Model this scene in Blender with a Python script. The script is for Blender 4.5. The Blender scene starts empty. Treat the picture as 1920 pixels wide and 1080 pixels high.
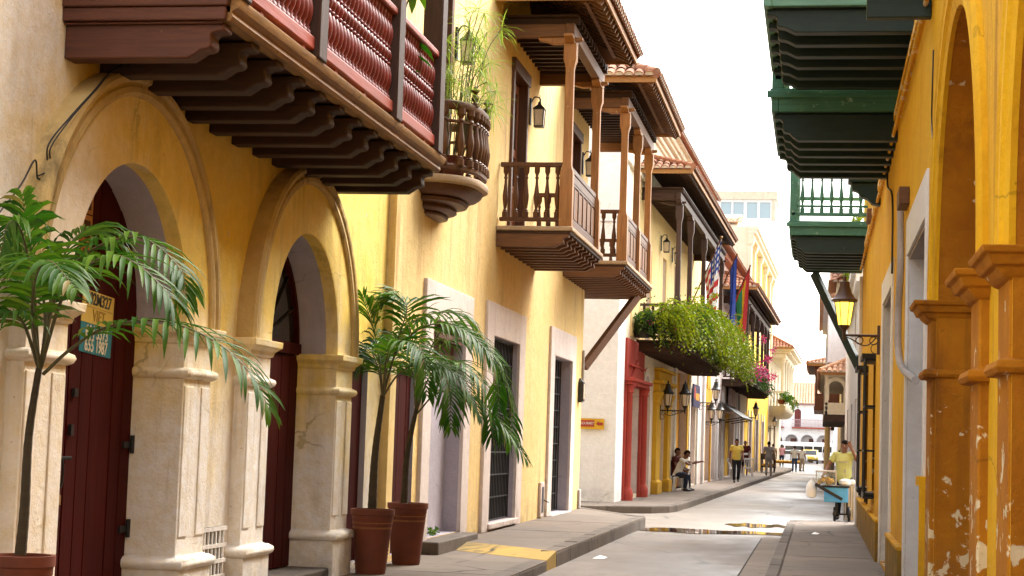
import bpy, bmesh, math, random
from mathutils import Vector, Matrix, Euler
R = math.radians
sin, cos, pi = math.sin, math.cos, math.pi
rnd = random.Random(7)
scene = bpy.context.scene
col = scene.collection

# ------------------------------------------------------------------ mesh builder
ONE = {'roof', 'upper_roof', 'terrace_roof', 'attic_roof', 'foliage', 'stem', 'fruit', 'goods', 'wall', 'upper_wall', 'kerb', 'road', 'gutter_strip', 'far_road', 'frond', 'body', 'shirt', 'trousers', 'hair', 'wall_crack', 'fanlight_bars', 'floor_boards', 'ceiling', 'door_panel', 'cornice', 'pavement_joint', 'pot_band', 'groove', 'balustrade', 'rafters', 'front_panel', 'paper'}
class MB:
    def __init__(s): s.v = []; s.f = []; s.m = []; s.mi = 0; s.p = []
    def add(s, vs, fs):
        o = len(s.v); s.v += [tuple(p) for p in vs]; s.p.append((o, len(s.v), len(s.f), len(s.f) + len(fs)))
        for f in fs: s.f.append(tuple(i + o for i in f)); s.m.append(s.mi)
        return s
    def box(s, x0, x1, y0, y1, z0, z1):
        vs = [(x, y, z) for z in (z0, z1) for y in (y0, y1) for x in (x0, x1)]
        return s.add(vs, [(0, 2, 3, 1), (4, 5, 7, 6), (0, 1, 5, 4), (2, 6, 7, 3), (0, 4, 6, 2), (1, 3, 7, 5)])
    def bar(s, a, b, w, h=None, up=(0, 0, 1)):
        h = h or w; a = Vector(a); b = Vector(b); d = (b - a).normalized(); up = Vector(up)
        if abs(d.dot(up)) > .98: up = Vector((0, 1, 0))
        r = d.cross(up).normalized(); u = r.cross(d)
        vs = [p + r * i * w / 2 + u * j * h / 2 for p in (a, b) for i, j in ((-1, -1), (1, -1), (1, 1), (-1, 1))]
        return s.add(vs, [(3, 2, 1, 0), (4, 5, 6, 7)] + [(i, (i + 1) % 4, 4 + (i + 1) % 4, 4 + i) for i in range(4)])
    def tube(s, pts, rad, n=8, cap=True, flat=1.0):
        pts = [Vector(p) for p in pts]; rs = rad if isinstance(rad, (list, tuple)) else [rad] * len(pts)
        vs = []; prev = None
        for i, p in enumerate(pts):
            d = (pts[min(i + 1, len(pts) - 1)] - pts[max(i - 1, 0)])
            d = d.normalized() if d.length > 1e-9 else Vector((0, 0, 1))
            if prev is None:
                a = Vector((1, 0, 0)) if abs(d.x) < .8 else Vector((0, 1, 0)); r = d.cross(a).normalized()
            else: r = (prev - d * prev.dot(d)).normalized()
            prev = r; u = d.cross(r)
            vs += [p + (r * cos(2 * pi * k / n) + u * sin(2 * pi * k / n) * flat) * rs[i] for k in range(n)]
        fs = [(i * n + k, i * n + (k + 1) % n, (i + 1) * n + (k + 1) % n, (i + 1) * n + k) for i in range(len(pts) - 1) for k in range(n)]
        if cap: fs += [tuple(range(n))[::-1], tuple((len(pts) - 1) * n + k for k in range(n))]
        return s.add(vs, fs)
    def lathe(s, prof, c=(0, 0, 0), n=12, sx=1, sy=1):
        vs = []; k = len(prof)
        for r, z in prof: vs += [(c[0] + r * sx * cos(2 * pi * i / n), c[1] + r * sy * sin(2 * pi * i / n), c[2] + z) for i in range(n)]
        fs = [(j * n + i, j * n + (i + 1) % n, (j + 1) * n + (i + 1) % n, (j + 1) * n + i) for j in range(k - 1) for i in range(n)]
        fs += [tuple(range(n))[::-1], tuple((k - 1) * n + i for i in range(n))]
        return s.add(vs, fs)
    def stack(s, levels):          # levels: (z, x0, x1, y0, y1)
        vs = []
        for z, x0, x1, y0, y1 in levels: vs += [(x0, y0, z), (x1, y0, z), (x1, y1, z), (x0, y1, z)]
        fs = [(j * 4 + i, j * 4 + (i + 1) % 4, j * 4 + 4 + (i + 1) % 4, j * 4 + 4 + i) for j in range(len(levels) - 1) for i in range(4)]
        fs += [(3, 2, 1, 0), tuple((len(levels) - 1) * 4 + i for i in range(4))]
        return s.add(vs, fs)
    def prism(s, poly, axis, a0, a1):      # poly in the two other axes
        def P(p, a):
            return {'x': (a, p[0], p[1]), 'y': (p[0], a, p[1]), 'z': (p[0], p[1], a)}[axis]
        n = len(poly); vs = [P(p, a0) for p in poly] + [P(p, a1) for p in poly]
        return s.add(vs, [tuple(range(n))[::-1], tuple(range(n, 2 * n))] + [(i, (i + 1) % n, n + (i + 1) % n, n + i) for i in range(n)])
    def ring(s, vc, zs, prof, a0=0, a1=pi, n=32):     # prof: closed list of (radius, x); revolve in the y-z plane
        k = len(prof); vs = []
        for i in range(n + 1):
            a = a0 + (a1 - a0) * i / n
            vs += [(x, vc + r * cos(a), zs + r * sin(a)) for r, x in prof]
        fs = [(i * k + j, i * k + (j + 1) % k, (i + 1) * k + (j + 1) % k, (i + 1) * k + j) for i in range(n) for j in range(k)]
        fs += [tuple(range(k))[::-1], tuple(n * k + j for j in range(k))]
        return s.add(vs, fs)
    def ball(s, c, r, n=8, sx=1, sy=1, sz=1):
        prof = [(max(.001, r * sin(pi * i / n)), -r * sz * cos(pi * i / n)) for i in range(n + 1)]
        return s.lathe(prof, c, max(8, n), sx, sy)
    def quad(s, a, b, c, d): return s.add([a, b, c, d], [(0, 1, 2, 3)])
    def groups(s):
        """pieces of this mesh that do not touch one another"""
        bb = []
        for a, b, _, _ in s.p:
            q = s.v[a:b]; bb.append([min(v[i] for v in q) - .006 for i in range(3)] + [max(v[i] for v in q) + .006 for i in range(3)])
        n = len(bb); g = list(range(n))
        def root(i):
            while g[i] != i: i = g[i]
            return i
        for i in range(n):
            for j in range(i):
                if all(bb[i][k] <= bb[j][k + 3] and bb[j][k] <= bb[i][k + 3] for k in range(3)): g[root(i)] = root(j)
        out = {}
        for i in range(n): out.setdefault(root(i), []).append(i)
        return list(out.values())
    def build(s, name, mat, parent=None, ang=35, bevel=0, loc=None, recalc=True):
        if name not in ONE and 1 < len(s.p) <= 60:
            gs = s.groups()
            if 1 < len(gs) <= 26:
                first = None
                for g in gs:
                    q = MB()
                    for i in g:
                        a, b, fa, fb = s.p[i]; o = len(q.v); q.v += s.v[a:b]
                        q.f += [tuple(k - a + o for k in f) for f in s.f[fa:fb]]; q.m += s.m[fa:fb]
                    r = q.mesh(name, mat, parent, ang, bevel, loc, recalc); first = first or r
                return first
        return s.mesh(name, mat, parent, ang, bevel, loc, recalc)
    def mesh(s, name, mat, parent=None, ang=35, bevel=0, loc=None, recalc=True):
        me = bpy.data.meshes.new(name); me.from_pydata(s.v, [], s.f); me.update()
        if recalc:
            bm = bmesh.new(); bm.from_mesh(me); bmesh.ops.recalc_face_normals(bm, faces=bm.faces); bm.to_mesh(me); bm.free()
        mats = mat if isinstance(mat, (list, tuple)) else [mat]
        for q in mats: me.materials.append(q)
        if len(mats) > 1: me.polygons.foreach_set('material_index', s.m)
        if ang:
            me.polygons.foreach_set('use_smooth', [True] * len(me.polygons)); me.set_sharp_from_angle(angle=R(ang))
        return link(name, me, parent, bevel, loc)

def link(name, me, parent=None, bevel=0, loc=None):
    o = bpy.data.objects.new(name, me); col.objects.link(o)
    if parent: o.parent = parent
    if loc: o.location = loc
    if bevel:
        b = o.modifiers.new('bevel', 'BEVEL'); b.width = bevel; b.segments = 2; b.limit_method = 'ANGLE'; b.angle_limit = R(40)
    return o
def tag(o, label=None, cat=None, group=None, kind=None):
    for k, v in (('label', label), ('category', cat), ('group', group), ('kind', kind)):
        if v: o[k] = v
    return o
def thing(name, label, cat, loc=(0, 0, 0), rz=0, group=None):
    o = bpy.data.objects.new(name, None); col.objects.link(o); o.empty_display_size = .2
    o.location = loc; o.rotation_euler = (0, 0, rz)
    return tag(o, label, cat, group)
def dup(o, parent, loc=None, rz=None):
    c = o.copy(); col.objects.link(c); c.parent = parent
    if loc is not None: c.location = loc
    if rz is not None: c.rotation_euler = (0, 0, rz)
    return c
def dup_tree(o, parent=None):
    c = dup(o, parent)
    for ch in list(o.children): dup_tree(ch, c)
    return c

# ------------------------------------------------------------------ materials
def nm(name):
    m = bpy.data.materials.new(name); m.use_nodes = True; nt = m.node_tree
    b = nt.nodes['Principled BSDF']
    return m, nt, b
def N(nt, t, **kw):
    n = nt.nodes.new(t)
    for k, v in kw.items():
        if k.startswith('i_'):
            key = k[2:]; key = int(key) if key.isdigit() else key
            n.inputs[key].default_value = v
        else: setattr(n, k, v)
    return n
def c4(c): return (c[0], c[1], c[2], 1)
def mixc(nt, fac, a, b, bt='MIX'):
    n = nt.nodes.new('ShaderNodeMix'); n.data_type = 'RGBA'; n.blend_type = bt
    for s, v in ((0, fac), (6, a), (7, b)):
        if isinstance(v, bpy.types.NodeSocket): nt.links.new(v, n.inputs[s])
        else: n.inputs[s].default_value = c4(v) if isinstance(v, tuple) else v
    return n.outputs[2]
def ramp(nt, src, lo, hi, a=0., b=1.):
    n = N(nt, 'ShaderNodeMapRange', i_1=lo, i_2=hi, i_3=a, i_4=b); n.clamp = True
    nt.links.new(src, n.inputs[0]); return n.outputs[0]
def noise(nt, scale, detail=5, rough=.6, vec=None, stretch=None, dist=0.):
    n = N(nt, 'ShaderNodeTexNoise', i_Scale=scale, i_Detail=detail, i_Roughness=rough, i_Distortion=dist)
    if vec is None: vec = N(nt, 'ShaderNodeNewGeometry').outputs['Position']
    if stretch:
        mp = N(nt, 'ShaderNodeMapping'); mp.inputs['Scale'].default_value = stretch; nt.links.new(vec, mp.inputs[0]); vec = mp.outputs[0]
    nt.links.new(vec, n.inputs['Vector']); return n.outputs[0]
def mul(nt, a, b):
    n = N(nt, 'ShaderNodeMath', operation='MULTIPLY')
    for i, v in enumerate((a, b)):
        if isinstance(v, bpy.types.NodeSocket): nt.links.new(v, n.inputs[i])
        else: n.inputs[i].default_value = v
    return n.outputs[0]
def bump(nt, b, h, st, dist=.02):
    n = N(nt, 'ShaderNodeBump', i_Strength=st, i_Distance=dist); nt.links.new(h, n.inputs['Height']); nt.links.new(n.outputs[0], b.inputs['Normal'])
def poszs(nt):
    s = N(nt, 'ShaderNodeSeparateXYZ'); nt.links.new(N(nt, 'ShaderNodeNewGeometry').outputs['Position'], s.inputs[0]); return s.outputs

def plaster(name, c1, c2, rough=.85, peel_low=0, sc=1.3, stain=(.12, .07, .03), stain_amt=.35, peel=None, peel_lo=.62, peel_sc=5., yshade=None, low=None, low_z=(0, 1), grime=.5, grime_z=.7):
    m, nt, b = nm(name)
    c = mixc(nt, ramp(nt, noise(nt, sc, 6, .65), .35, .68), c1, c2)
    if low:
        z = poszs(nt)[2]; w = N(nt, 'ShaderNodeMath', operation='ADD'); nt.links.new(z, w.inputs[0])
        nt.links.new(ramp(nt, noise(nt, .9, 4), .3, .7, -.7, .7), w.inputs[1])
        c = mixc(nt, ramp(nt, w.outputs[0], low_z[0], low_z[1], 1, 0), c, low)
    if yshade:  # cream to yellow along y: shade under the balcony painted into the colour
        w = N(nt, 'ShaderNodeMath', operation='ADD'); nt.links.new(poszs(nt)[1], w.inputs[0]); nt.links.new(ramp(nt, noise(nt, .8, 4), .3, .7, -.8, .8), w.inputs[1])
        c = mixc(nt, ramp(nt, w.outputs[0], yshade[0], yshade[1], 1, 0), c, yshade[2])
    # hairline cracks, in a few places only
    vo = N(nt, 'ShaderNodeTexVoronoi', feature='DISTANCE_TO_EDGE', i_Scale=.9)
    dsx = N(nt, 'ShaderNodeMix'); dsx.data_type = 'VECTOR'; dsx.inputs[0].default_value = .22; gx = N(nt, 'ShaderNodeNewGeometry'); nx = N(nt, 'ShaderNodeTexNoise', i_Scale=3.5, i_Detail=5); nt.links.new(gx.outputs['Position'], nx.inputs['Vector'])
    nt.links.new(gx.outputs['Position'], dsx.inputs[4]); nt.links.new(nx.outputs['Color'], dsx.inputs[5]); nt.links.new(dsx.outputs[1], vo.inputs['Vector'])
    c = mixc(nt, mul(nt, ramp(nt, vo.outputs['Distance'], .002, .007, .5, 0), ramp(nt, noise(nt, .55, 3), .54, .62)), c, tuple(v * .25 for v in c1))
    # pits and specks
    c = mixc(nt, ramp(nt, noise(nt, 26, 3, .6), .70, .74, 0, .55), c, tuple(v * .3 for v in c1))
    # mottling
    c = mixc(nt, ramp(nt, noise(nt, 9, 6, .7), .38, .72, 0, .42), c, tuple(v * .72 for v in c1))
    # streaks and dirt with their own shape
    st = ramp(nt, noise(nt, 1.0, 5, .65, stretch=(5, 5, .35), dist=.3),   .50, .74)
    st2 = ramp(nt, noise(nt, .7, 4), .42, .62)
    c = mixc(nt, mul(nt, mul(nt, st, st2), stain_amt), c, stain)
    if grime:
        z = poszs(nt)[2]; g = ramp(nt, z, .12, grime_z, 1, 0); g2 = ramp(nt, noise(nt, 3.5, 6, .7), .38, .62)
        c = mixc(nt, mul(nt, mul(nt, g, g2), grime), c, (.12, .09, .06))
    if peel:
        pn = noise(nt, peel_sc, 5, .55, dist=.4)
        if peel_low:
            w = N(nt, 'ShaderNodeMath', operation='ADD'); nt.links.new(pn, w.inputs[0]); nt.links.new(ramp(nt, poszs(nt)[2], .2, 2.3, peel_low, -.02), w.inputs[1]); pn = w.outputs[0]
        p = ramp(nt, pn, peel_lo, peel_lo + .025)
        c = mixc(nt, p, c, peel)
    nt.links.new(c, b.inputs['Base Color']); b.inputs['Roughness'].default_value = rough
    b.inputs['Specular IOR Level'].default_value = .25
    h = N(nt, 'ShaderNodeMath', operation='ADD'); nt.links.new(noise(nt, 3, 4), h.inputs[0]); nt.links.new(mul(nt, noise(nt, 38, 4, .7), .32), h.inputs[1])
    bump(nt, b, h.outputs[0], .7, .035)
    return m
def wood(name, c1, c2, rough=.6, grain=(30, 30, 2.2), wear=None, wear_lo=.62, spec=.35, axis='z'):
    m, nt, b = nm(name)
    st = {'z': grain, 'y': (grain[0], grain[2], grain[0]), 'x': (grain[2], grain[0], grain[0])}[axis]
    c = mixc(nt, ramp(nt, noise(nt, 1, 6, .6, stretch=st, dist=.6), .32, .68), c1, c2)
    c = mixc(nt, ramp(nt, noise(nt, 2.2, 4), .35, .75, 0, .5), c, tuple(v * .5 for v in c1))
    if wear: c = mixc(nt, ramp(nt, noise(nt, 11, 6, .7), wear_lo, wear_lo + .06), c, wear)
    nt.links.new(c, b.inputs['Base Color']); b.inputs['Roughness'].default_value = rough; b.inputs['Specular IOR Level'].default_value = spec
    bump(nt, b, noise(nt, 1, 5, .6, stretch=st), .35, .01)
    return m
def plain(name, c, rough=.5, metal=0, spec=.4, var=.25, sc=8, emit=None, est=1):
    m, nt, b = nm(name)
    cc = mixc(nt, ramp(nt, noise(nt, sc, 4), .35, .7), c, tuple(v * (1 - var) for v in c))
    nt.links.new(cc, b.inputs['Base Color']); b.inputs['Roughness'].default_value = rough; b.inputs['Metallic'].default_value = metal
    b.inputs['Specular IOR Level'].default_value = spec
    if emit: b.inputs['Emission Color'].default_value = c4(emit); b.inputs['Emission Strength'].default_value = est
    return m
def concrete(name, c1, c2, rough=.8, dark=(.07, .055, .045), amt=.5, sc=.8, wet=None):
    m, nt, b = nm(name)
    c = mixc(nt, ramp(nt, noise(nt, sc, 8, .65), .3, .7), c1, c2)
    c = mixc(nt, ramp(nt, noise(nt, 14, 6, .7), .45, .8, 0, .45), c, tuple(v * .6 for v in c1))
    c = mixc(nt, mul(nt, ramp(nt, noise(nt, 1.7, 7, .7, dist=.8), .55, .72), amt), c, dark)
    # hairline cracks and old patches
    vo = N(nt, 'ShaderNodeTexVoronoi', feature='DISTANCE_TO_EDGE', i_Scale=.42)
    ds = N(nt, 'ShaderNodeMix'); ds.data_type = 'VECTOR'; ds.inputs[0].default_value = .16; g = N(nt, 'ShaderNodeNewGeometry'); nn = N(nt, 'ShaderNodeTexNoise', i_Scale=2.2, i_Detail=5); nt.links.new(g.outputs['Position'], nn.inputs['Vector'])
    nt.links.new(g.outputs['Position'], ds.inputs[4]); nt.links.new(nn.outputs['Color'], ds.inputs[5]); nt.links.new(ds.outputs[1], vo.inputs['Vector'])
    c = mixc(nt, mul(nt, ramp(nt, vo.outputs['Distance'], .003, .012, 1, 0), ramp(nt, noise(nt, .5, 3), .42, .56)), c, (.03, .024, .02))
    c = mixc(nt, ramp(nt, noise(nt, .45, 2, .4), .56, .575, 0, .3), c, tuple(v * 1.35 for v in c1))
    c = mixc(nt, ramp(nt, noise(nt, 5, 2, .4), .68, .74, 0, .55), c, (.04, .033, .028))
    nt.links.new(c, b.inputs['Base Color']); b.inputs['Roughness'].default_value = rough; b.inputs['Specular IOR Level'].default_value = .35
    if wet:
        nt.links.new(ramp(nt, noise(nt, .35, 4, stretch=(1, .4, 1)), .38, .62, wet[0], wet[1]), b.inputs['Roughness'])
        b.inputs['Specular IOR Level'].default_value = .35
    bump(nt, b, noise(nt, 45, 5, .7), .35, .01)
    return m
def leaf(name, c1, c2, rough=.4, trans=.3, dry=0):
    m, nt, b = nm(name)
    g = N(nt, 'ShaderNodeNewGeometry')
    c = mixc(nt, g.outputs['Random Per Island'], c1, c2)
    if dry: c = mixc(nt, ramp(nt, g.outputs['Random Per Island'], 1 - dry, 1 - dry + .01), c, (.26, .19, .06))
    c = mixc(nt, ramp(nt, noise(nt, 3, 3), .35, .7, 0, .5), c, tuple(v * .55 for v in c1))
    nt.links.new(c, b.inputs['Base Color']); b.inputs['Roughness'].default_value = rough; b.inputs['Specular IOR Level'].default_value = .14
    t = N(nt, 'ShaderNodeBsdfTranslucent'); nt.links.new(mixc(nt, 1., c, (1.0, 1.25, .5), 'MULTIPLY'), t.inputs[0])
    mx = N(nt, 'ShaderNodeMixShader', i_0=trans); nt.links.new(b.outputs[0], mx.inputs[1]); nt.links.new(t.outputs[0], mx.inputs[2])
    nt.links.new(mx.outputs[0], nt.nodes['Material Output'].inputs[0])
    return m
def tiles(name, c1, c2, c3):
    m, nt, b = nm(name)
    g = N(nt, 'ShaderNodeNewGeometry')
    c = mixc(nt, g.outputs['Random Per Island'], c1, c2)
    c = mixc(nt, ramp(nt, noise(nt, 5, 6, .7), .5, .75, 0, .8), c, c3)
    nt.links.new(c, b.inputs['Base Color']); b.inputs['Roughness'].default_value = .9
    bump(nt, b, noise(nt, 40, 4), .3, .01)
    return m
def glass(name, c, rough=.08):
    m, nt, b = nm(name); b.inputs['Base Color'].default_value = c4(c); b.inputs['Roughness'].default_value = rough
    b.inputs['Specular IOR Level'].default_value = .6
    return m

M = {}
M['cream'] = plaster('cream_plaster', (.86, .80, .73), (.78, .71, .63), stain_amt=.4)
M['arcade'] = plaster('arcade_yellow_plaster', (.88, .60, .10), (.86, .64, .20), low=(.88, .82, .75), low_z=(.9, 2.7), yshade=(10.4, 11.4, (.88, .84, .79)), stain_amt=.45, peel=(.62, .5, .38), peel_lo=.71)
M['arch'] = plaster('arch_yellow_plaster', (.88, .61, .11), (.87, .66, .22), low=(.88, .83, .77), low_z=(1.5, 2.6), yshade=(10.8, 12.2, (.84, .74, .62)), stain_amt=.5)
M['moss_trim'] = plaster('mossy_trim_plaster', (.62, .45, .2), (.5, .34, .13), stain=(.06, .045, .025), stain_amt=.9, sc=3)
M['lilac'] = plaster('shade_lilac_plaster', (.50, .45, .50), (.43, .39, .44), stain_amt=.25, grime=.35)  # cool skylit shade of the recesses is mixed into this white
M['yellow'] = plaster('warm_yellow_plaster', (.84, .58, .22), (.82, .63, .31), stain=(.42, .2, .04), stain_amt=1.0, sc=.7)
M['pinkwhite'] = plaster('pinkish_white_frame_paint', (.76, .66, .6), (.7, .59, .53), stain_amt=.3, stain=(.2, .12, .07))
M['white'] = plaster('chalky_white_plaster', (.85, .83, .81), (.79, .76, .73), stain_amt=.3, stain=(.3, .25, .2), grime=.4)
M['oldwhite'] = plaster('stained_white_plaster', (.74, .66, .5), (.66, .58, .42), stain_amt=.75, stain=(.16, .12, .07), sc=2, grime=0)
M['peach'] = plaster('peach_plaster', (.78, .66, .5), (.74, .6, .42), stain_amt=.25)
M['pink'] = plaster('pale_pink_plaster', (.78, .66, .6), (.74, .6, .54), stain_amt=.25)
M['grey'] = plaster('grey_plaster', (.5, .46, .45), (.42, .38, .36), stain_amt=.4)
M['mustard'] = plaster('mustard_plaster', (.68, .40, .03), (.60, .33, .025), stain_amt=.4)
M['orange'] = plaster('orange_ochre_plaster', (.62, .28, .02), (.55, .23, .015), stain_amt=.3)
M['ochre'] = plaster('ochre_yellow_plaster', (.80, .46, .012), (.70, .35, .009), stain_amt=.8, stain=(.24, .09, .004), sc=.9, peel_low=.03, peel=(.72, .6, .4), peel_lo=.70, peel_sc=6, grime=.8, grime_z=1.2)
M['ochrepeel'] = plaster('peeling_ochre_plaster', (.50, .20, .007), (.34, .115, .005), stain_amt=1.0, stain=(.16, .06, .01), sc=1.6, peel_low=.15, peel=(.70, .58, .36), peel_lo=.655, peel_sc=7, grime=.6, grime_z=1.2)
M['ochrewhite'] = plaster('blotched_ochre_plaster', (.76, .42, .02), (.72, .37, .015), stain_amt=.6, stain=(.16, .06, .01), sc=1.6, peel=(.8, .66, .42), peel_lo=.56, peel_sc=5, grime=0)
M['mossplinth'] = plaster('mossy_ochre_plinth', (.40, .22, .02), (.12, .085, .02), sc=2.5, stain=(.03, .03, .012), stain_amt=.9, grime=.8)
M['red'] = plaster('red_painted_stucco', (.40, .06, .042), (.33, .045, .032), stain_amt=.2, grime=.2)
M['sunyellow'] = plaster('bright_yellow_plaster', (.82, .55, .06), (.8, .5, .05), stain_amt=.2)
M['palecream'] = plaster('pale_cream_stucco', (.76, .68, .52), (.7, .6, .43), stain_amt=.35)
M['door'] = wood('oxblood_door_paint', (.066, .0055, .003), (.044, .0035, .002), rough=.65, spec=.08, grain=(14, 14, 1.2), wear=(.2, .05, .03), wear_lo=.74)
M['reddoor'] = wood('deep_red_door_paint', (.17, .02, .012), (.13, .014, .01), rough=.5)
M['balred'] = plain('brick_red_baluster_paint', (.19, .022, .019), .4, var=.35)
M['railred'] = wood('coral_red_rail_paint', (.36, .07, .042), (.28, .05, .03), rough=.45, axis='y', wear=(.55, .35, .25), wear_lo=.72)
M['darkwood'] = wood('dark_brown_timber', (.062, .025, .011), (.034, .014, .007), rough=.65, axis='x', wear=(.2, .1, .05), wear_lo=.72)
M['postdark'] = wood('dark_brown_post_timber', (.075, .038, .026), (.05, .026, .018), rough=.6)
M['brownboard'] = wood('reddish_brown_board', (.12, .036, .016), (.07, .02, .009), rough=.55, axis='x', wear=(.4, .22, .12), wear_lo=.71)
M['goldtrim'] = wood('faded_gold_moulding', (.38, .2, .055), (.18, .08, .022), rough=.55, axis='y', wear=(.1, .05, .025), wear_lo=.6)
M['postwood'] = wood('weathered_honey_timber', (.42, .19, .055), (.26, .10, .028), rough=.55, wear=(.5, .33, .17), wear_lo=.64)
M['railwood'] = wood('turned_brown_timber', (.13, .048, .014), (.07, .024, .008), rough=.5)
M['panelwood'] = wood('panel_brown_timber', (.22, .092, .026), (.14, .054, .015), rough=.55, grain=(22, 40, 1.5))
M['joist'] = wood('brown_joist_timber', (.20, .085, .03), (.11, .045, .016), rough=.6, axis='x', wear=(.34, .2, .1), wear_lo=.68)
M['slabtrim'] = wood('pale_weathered_slab_edge', (.5, .36, .23), (.38, .25, .14), rough=.7, axis='y')
M['eavewood'] = wood('orange_eave_board', (.42, .2, .055), (.3, .13, .035), rough=.6, axis='y')
M['iron'] = plain('black_iron', (.02, .018, .017), .5, .3)
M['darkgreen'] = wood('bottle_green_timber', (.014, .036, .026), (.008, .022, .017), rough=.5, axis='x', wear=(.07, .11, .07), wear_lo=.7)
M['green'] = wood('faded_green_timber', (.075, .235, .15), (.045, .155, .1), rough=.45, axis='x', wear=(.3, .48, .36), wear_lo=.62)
M['lightgreen'] = wood('pale_green_timber', (.2, .43, .32), (.13, .32, .22), rough=.45, axis='x')
M['tile'] = tiles('terracotta_tiles', (.36, .15, .075), (.26, .10, .05), (.42, .3, .2))
M['tilepale'] = tiles('pale_terracotta_tiles', (.62, .34, .2), (.5, .25, .13), (.68, .5, .34))
M['tilered'] = tiles('red_terracotta_tiles', (.32, .11, .045), (.23, .075, .03), (.3, .18, .1))
M['mortar'] = plain('pale_mortar', (.6, .5, .4), .9)
M['pave'] = concrete('pavement_concrete', (.18, .139, .108), (.132, .102, .079), amt=.55)
M['kerb'] = concrete('kerb_stone', (.14, .11, .086), (.09, .07, .054), amt=.75, sc=2)
M['road'] = concrete('road_concrete', (.17, .133, .105), (.13, .101, .08), rough=.62, amt=.4, wet=(.4, .75))
M['gutter'] = concrete('gutter_concrete', (.23, .183, .143), (.175, .14, .11), amt=.4)
M['farroad'] = concrete('worn_pale_road_concrete', (.215, .175, .14), (.17, .138, .11), rough=.6, amt=.4, wet=(.36, .65))
M['joint'] = plain('dark_joint_dirt', (.05, .04, .033), .9)
M['ground'] = concrete('bare_ground', (.24, .19, .15), (.18, .14, .11))
M['rampyellow'] = concrete('worn_yellow_road_paint', (.46, .29, .05), (.26, .19, .07), amt=1)
M['terracotta'] = plain('terracotta_pot', (.17, .04, .016), .7, var=.35, sc=3)
M['terradark'] = plain('terracotta_band', (.28, .1, .03), .7, var=.35, sc=12)
M['soil'] = plain('soil', (.05, .033, .022), .95)
M['palm'] = leaf('palm_leaf', (.020, .08, .006), (.11, .20, .012), .5, .3, .05)
M['palmstem'] = wood('palm_stem', (.12, .1, .035), (.06, .055, .02), rough=.5)
M['trunk'] = wood('palm_trunk', (.075, .055, .028), (.045, .032, .018), rough=.8, grain=(4, 4, 26))
M['fern'] = leaf('fern_leaf', (.10, .15, .008), (.30, .30, .015), .5, .35, .08)
M['ferndark'] = leaf('dark_shrub_leaf', (.03, .07, .02), (.08, .13, .03), .5, .3)
M['grasslf'] = leaf('papyrus_leaf', (.2, .3, .05), (.36, .4, .1), .5, .35)
M['bract'] = leaf('magenta_bract', (.48, .03, .17), (.58, .07, .25), .5, .35)
M['glasswarm'] = plain('frosted_lamp_glass', (.75, .62, .46), .25, var=.1)
M['lampon'] = plain('glowing_lamp_glass', (.9, .6, .08), .4, emit=(1, .66, .06), est=.85)
M['copper'] = plain('brown_lamp_metal', (.10, .055, .04), .45, .35)
M['black'] = plain('black_paint', (.02, .018, .018), .45)
M['darkglass'] = glass('dark_window_glass', (.025, .025, .024))
M['bluewin'] = glass('pale_blue_window_glass', (.36, .46, .5), .2)
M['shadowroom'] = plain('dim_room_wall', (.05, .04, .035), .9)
M['navy'] = plain('navy_board', (.03, .03, .09), .5)
M['stripe_r'] = plain('flag_red', (.5, .03, .03), .8)
M['stripe_w'] = plain('flag_white', (.8, .76, .72), .8)
M['flag_b'] = plain('flag_blue', (.03, .06, .3), .8)
M['flag_y'] = plain('flag_yellow', (.75, .48, .03), .8)
M['flag_g'] = plain('flag_green', (.02, .2, .1), .8)
M['skin'] = plain('brown_skin', (.20, .085, .045), .5, var=.12)
M['hair'] = plain('black_hair', (.010, .007, .006), .9, spec=.05)
M['eyewhite'] = plain('eye_white', (.7, .66, .6), .3)
M['lip'] = plain('lip', (.22, .06, .045), .5)
def cloth(n, c): return plain(n, c, .9, spec=.15, var=.22, sc=6)
M['plasticwhite'] = plain('white_plastic', (.88, .87, .86), .4, var=.08)
M['chrome'] = plain('brushed_steel', (.55, .5, .46), .32, .8, var=.2)
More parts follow.
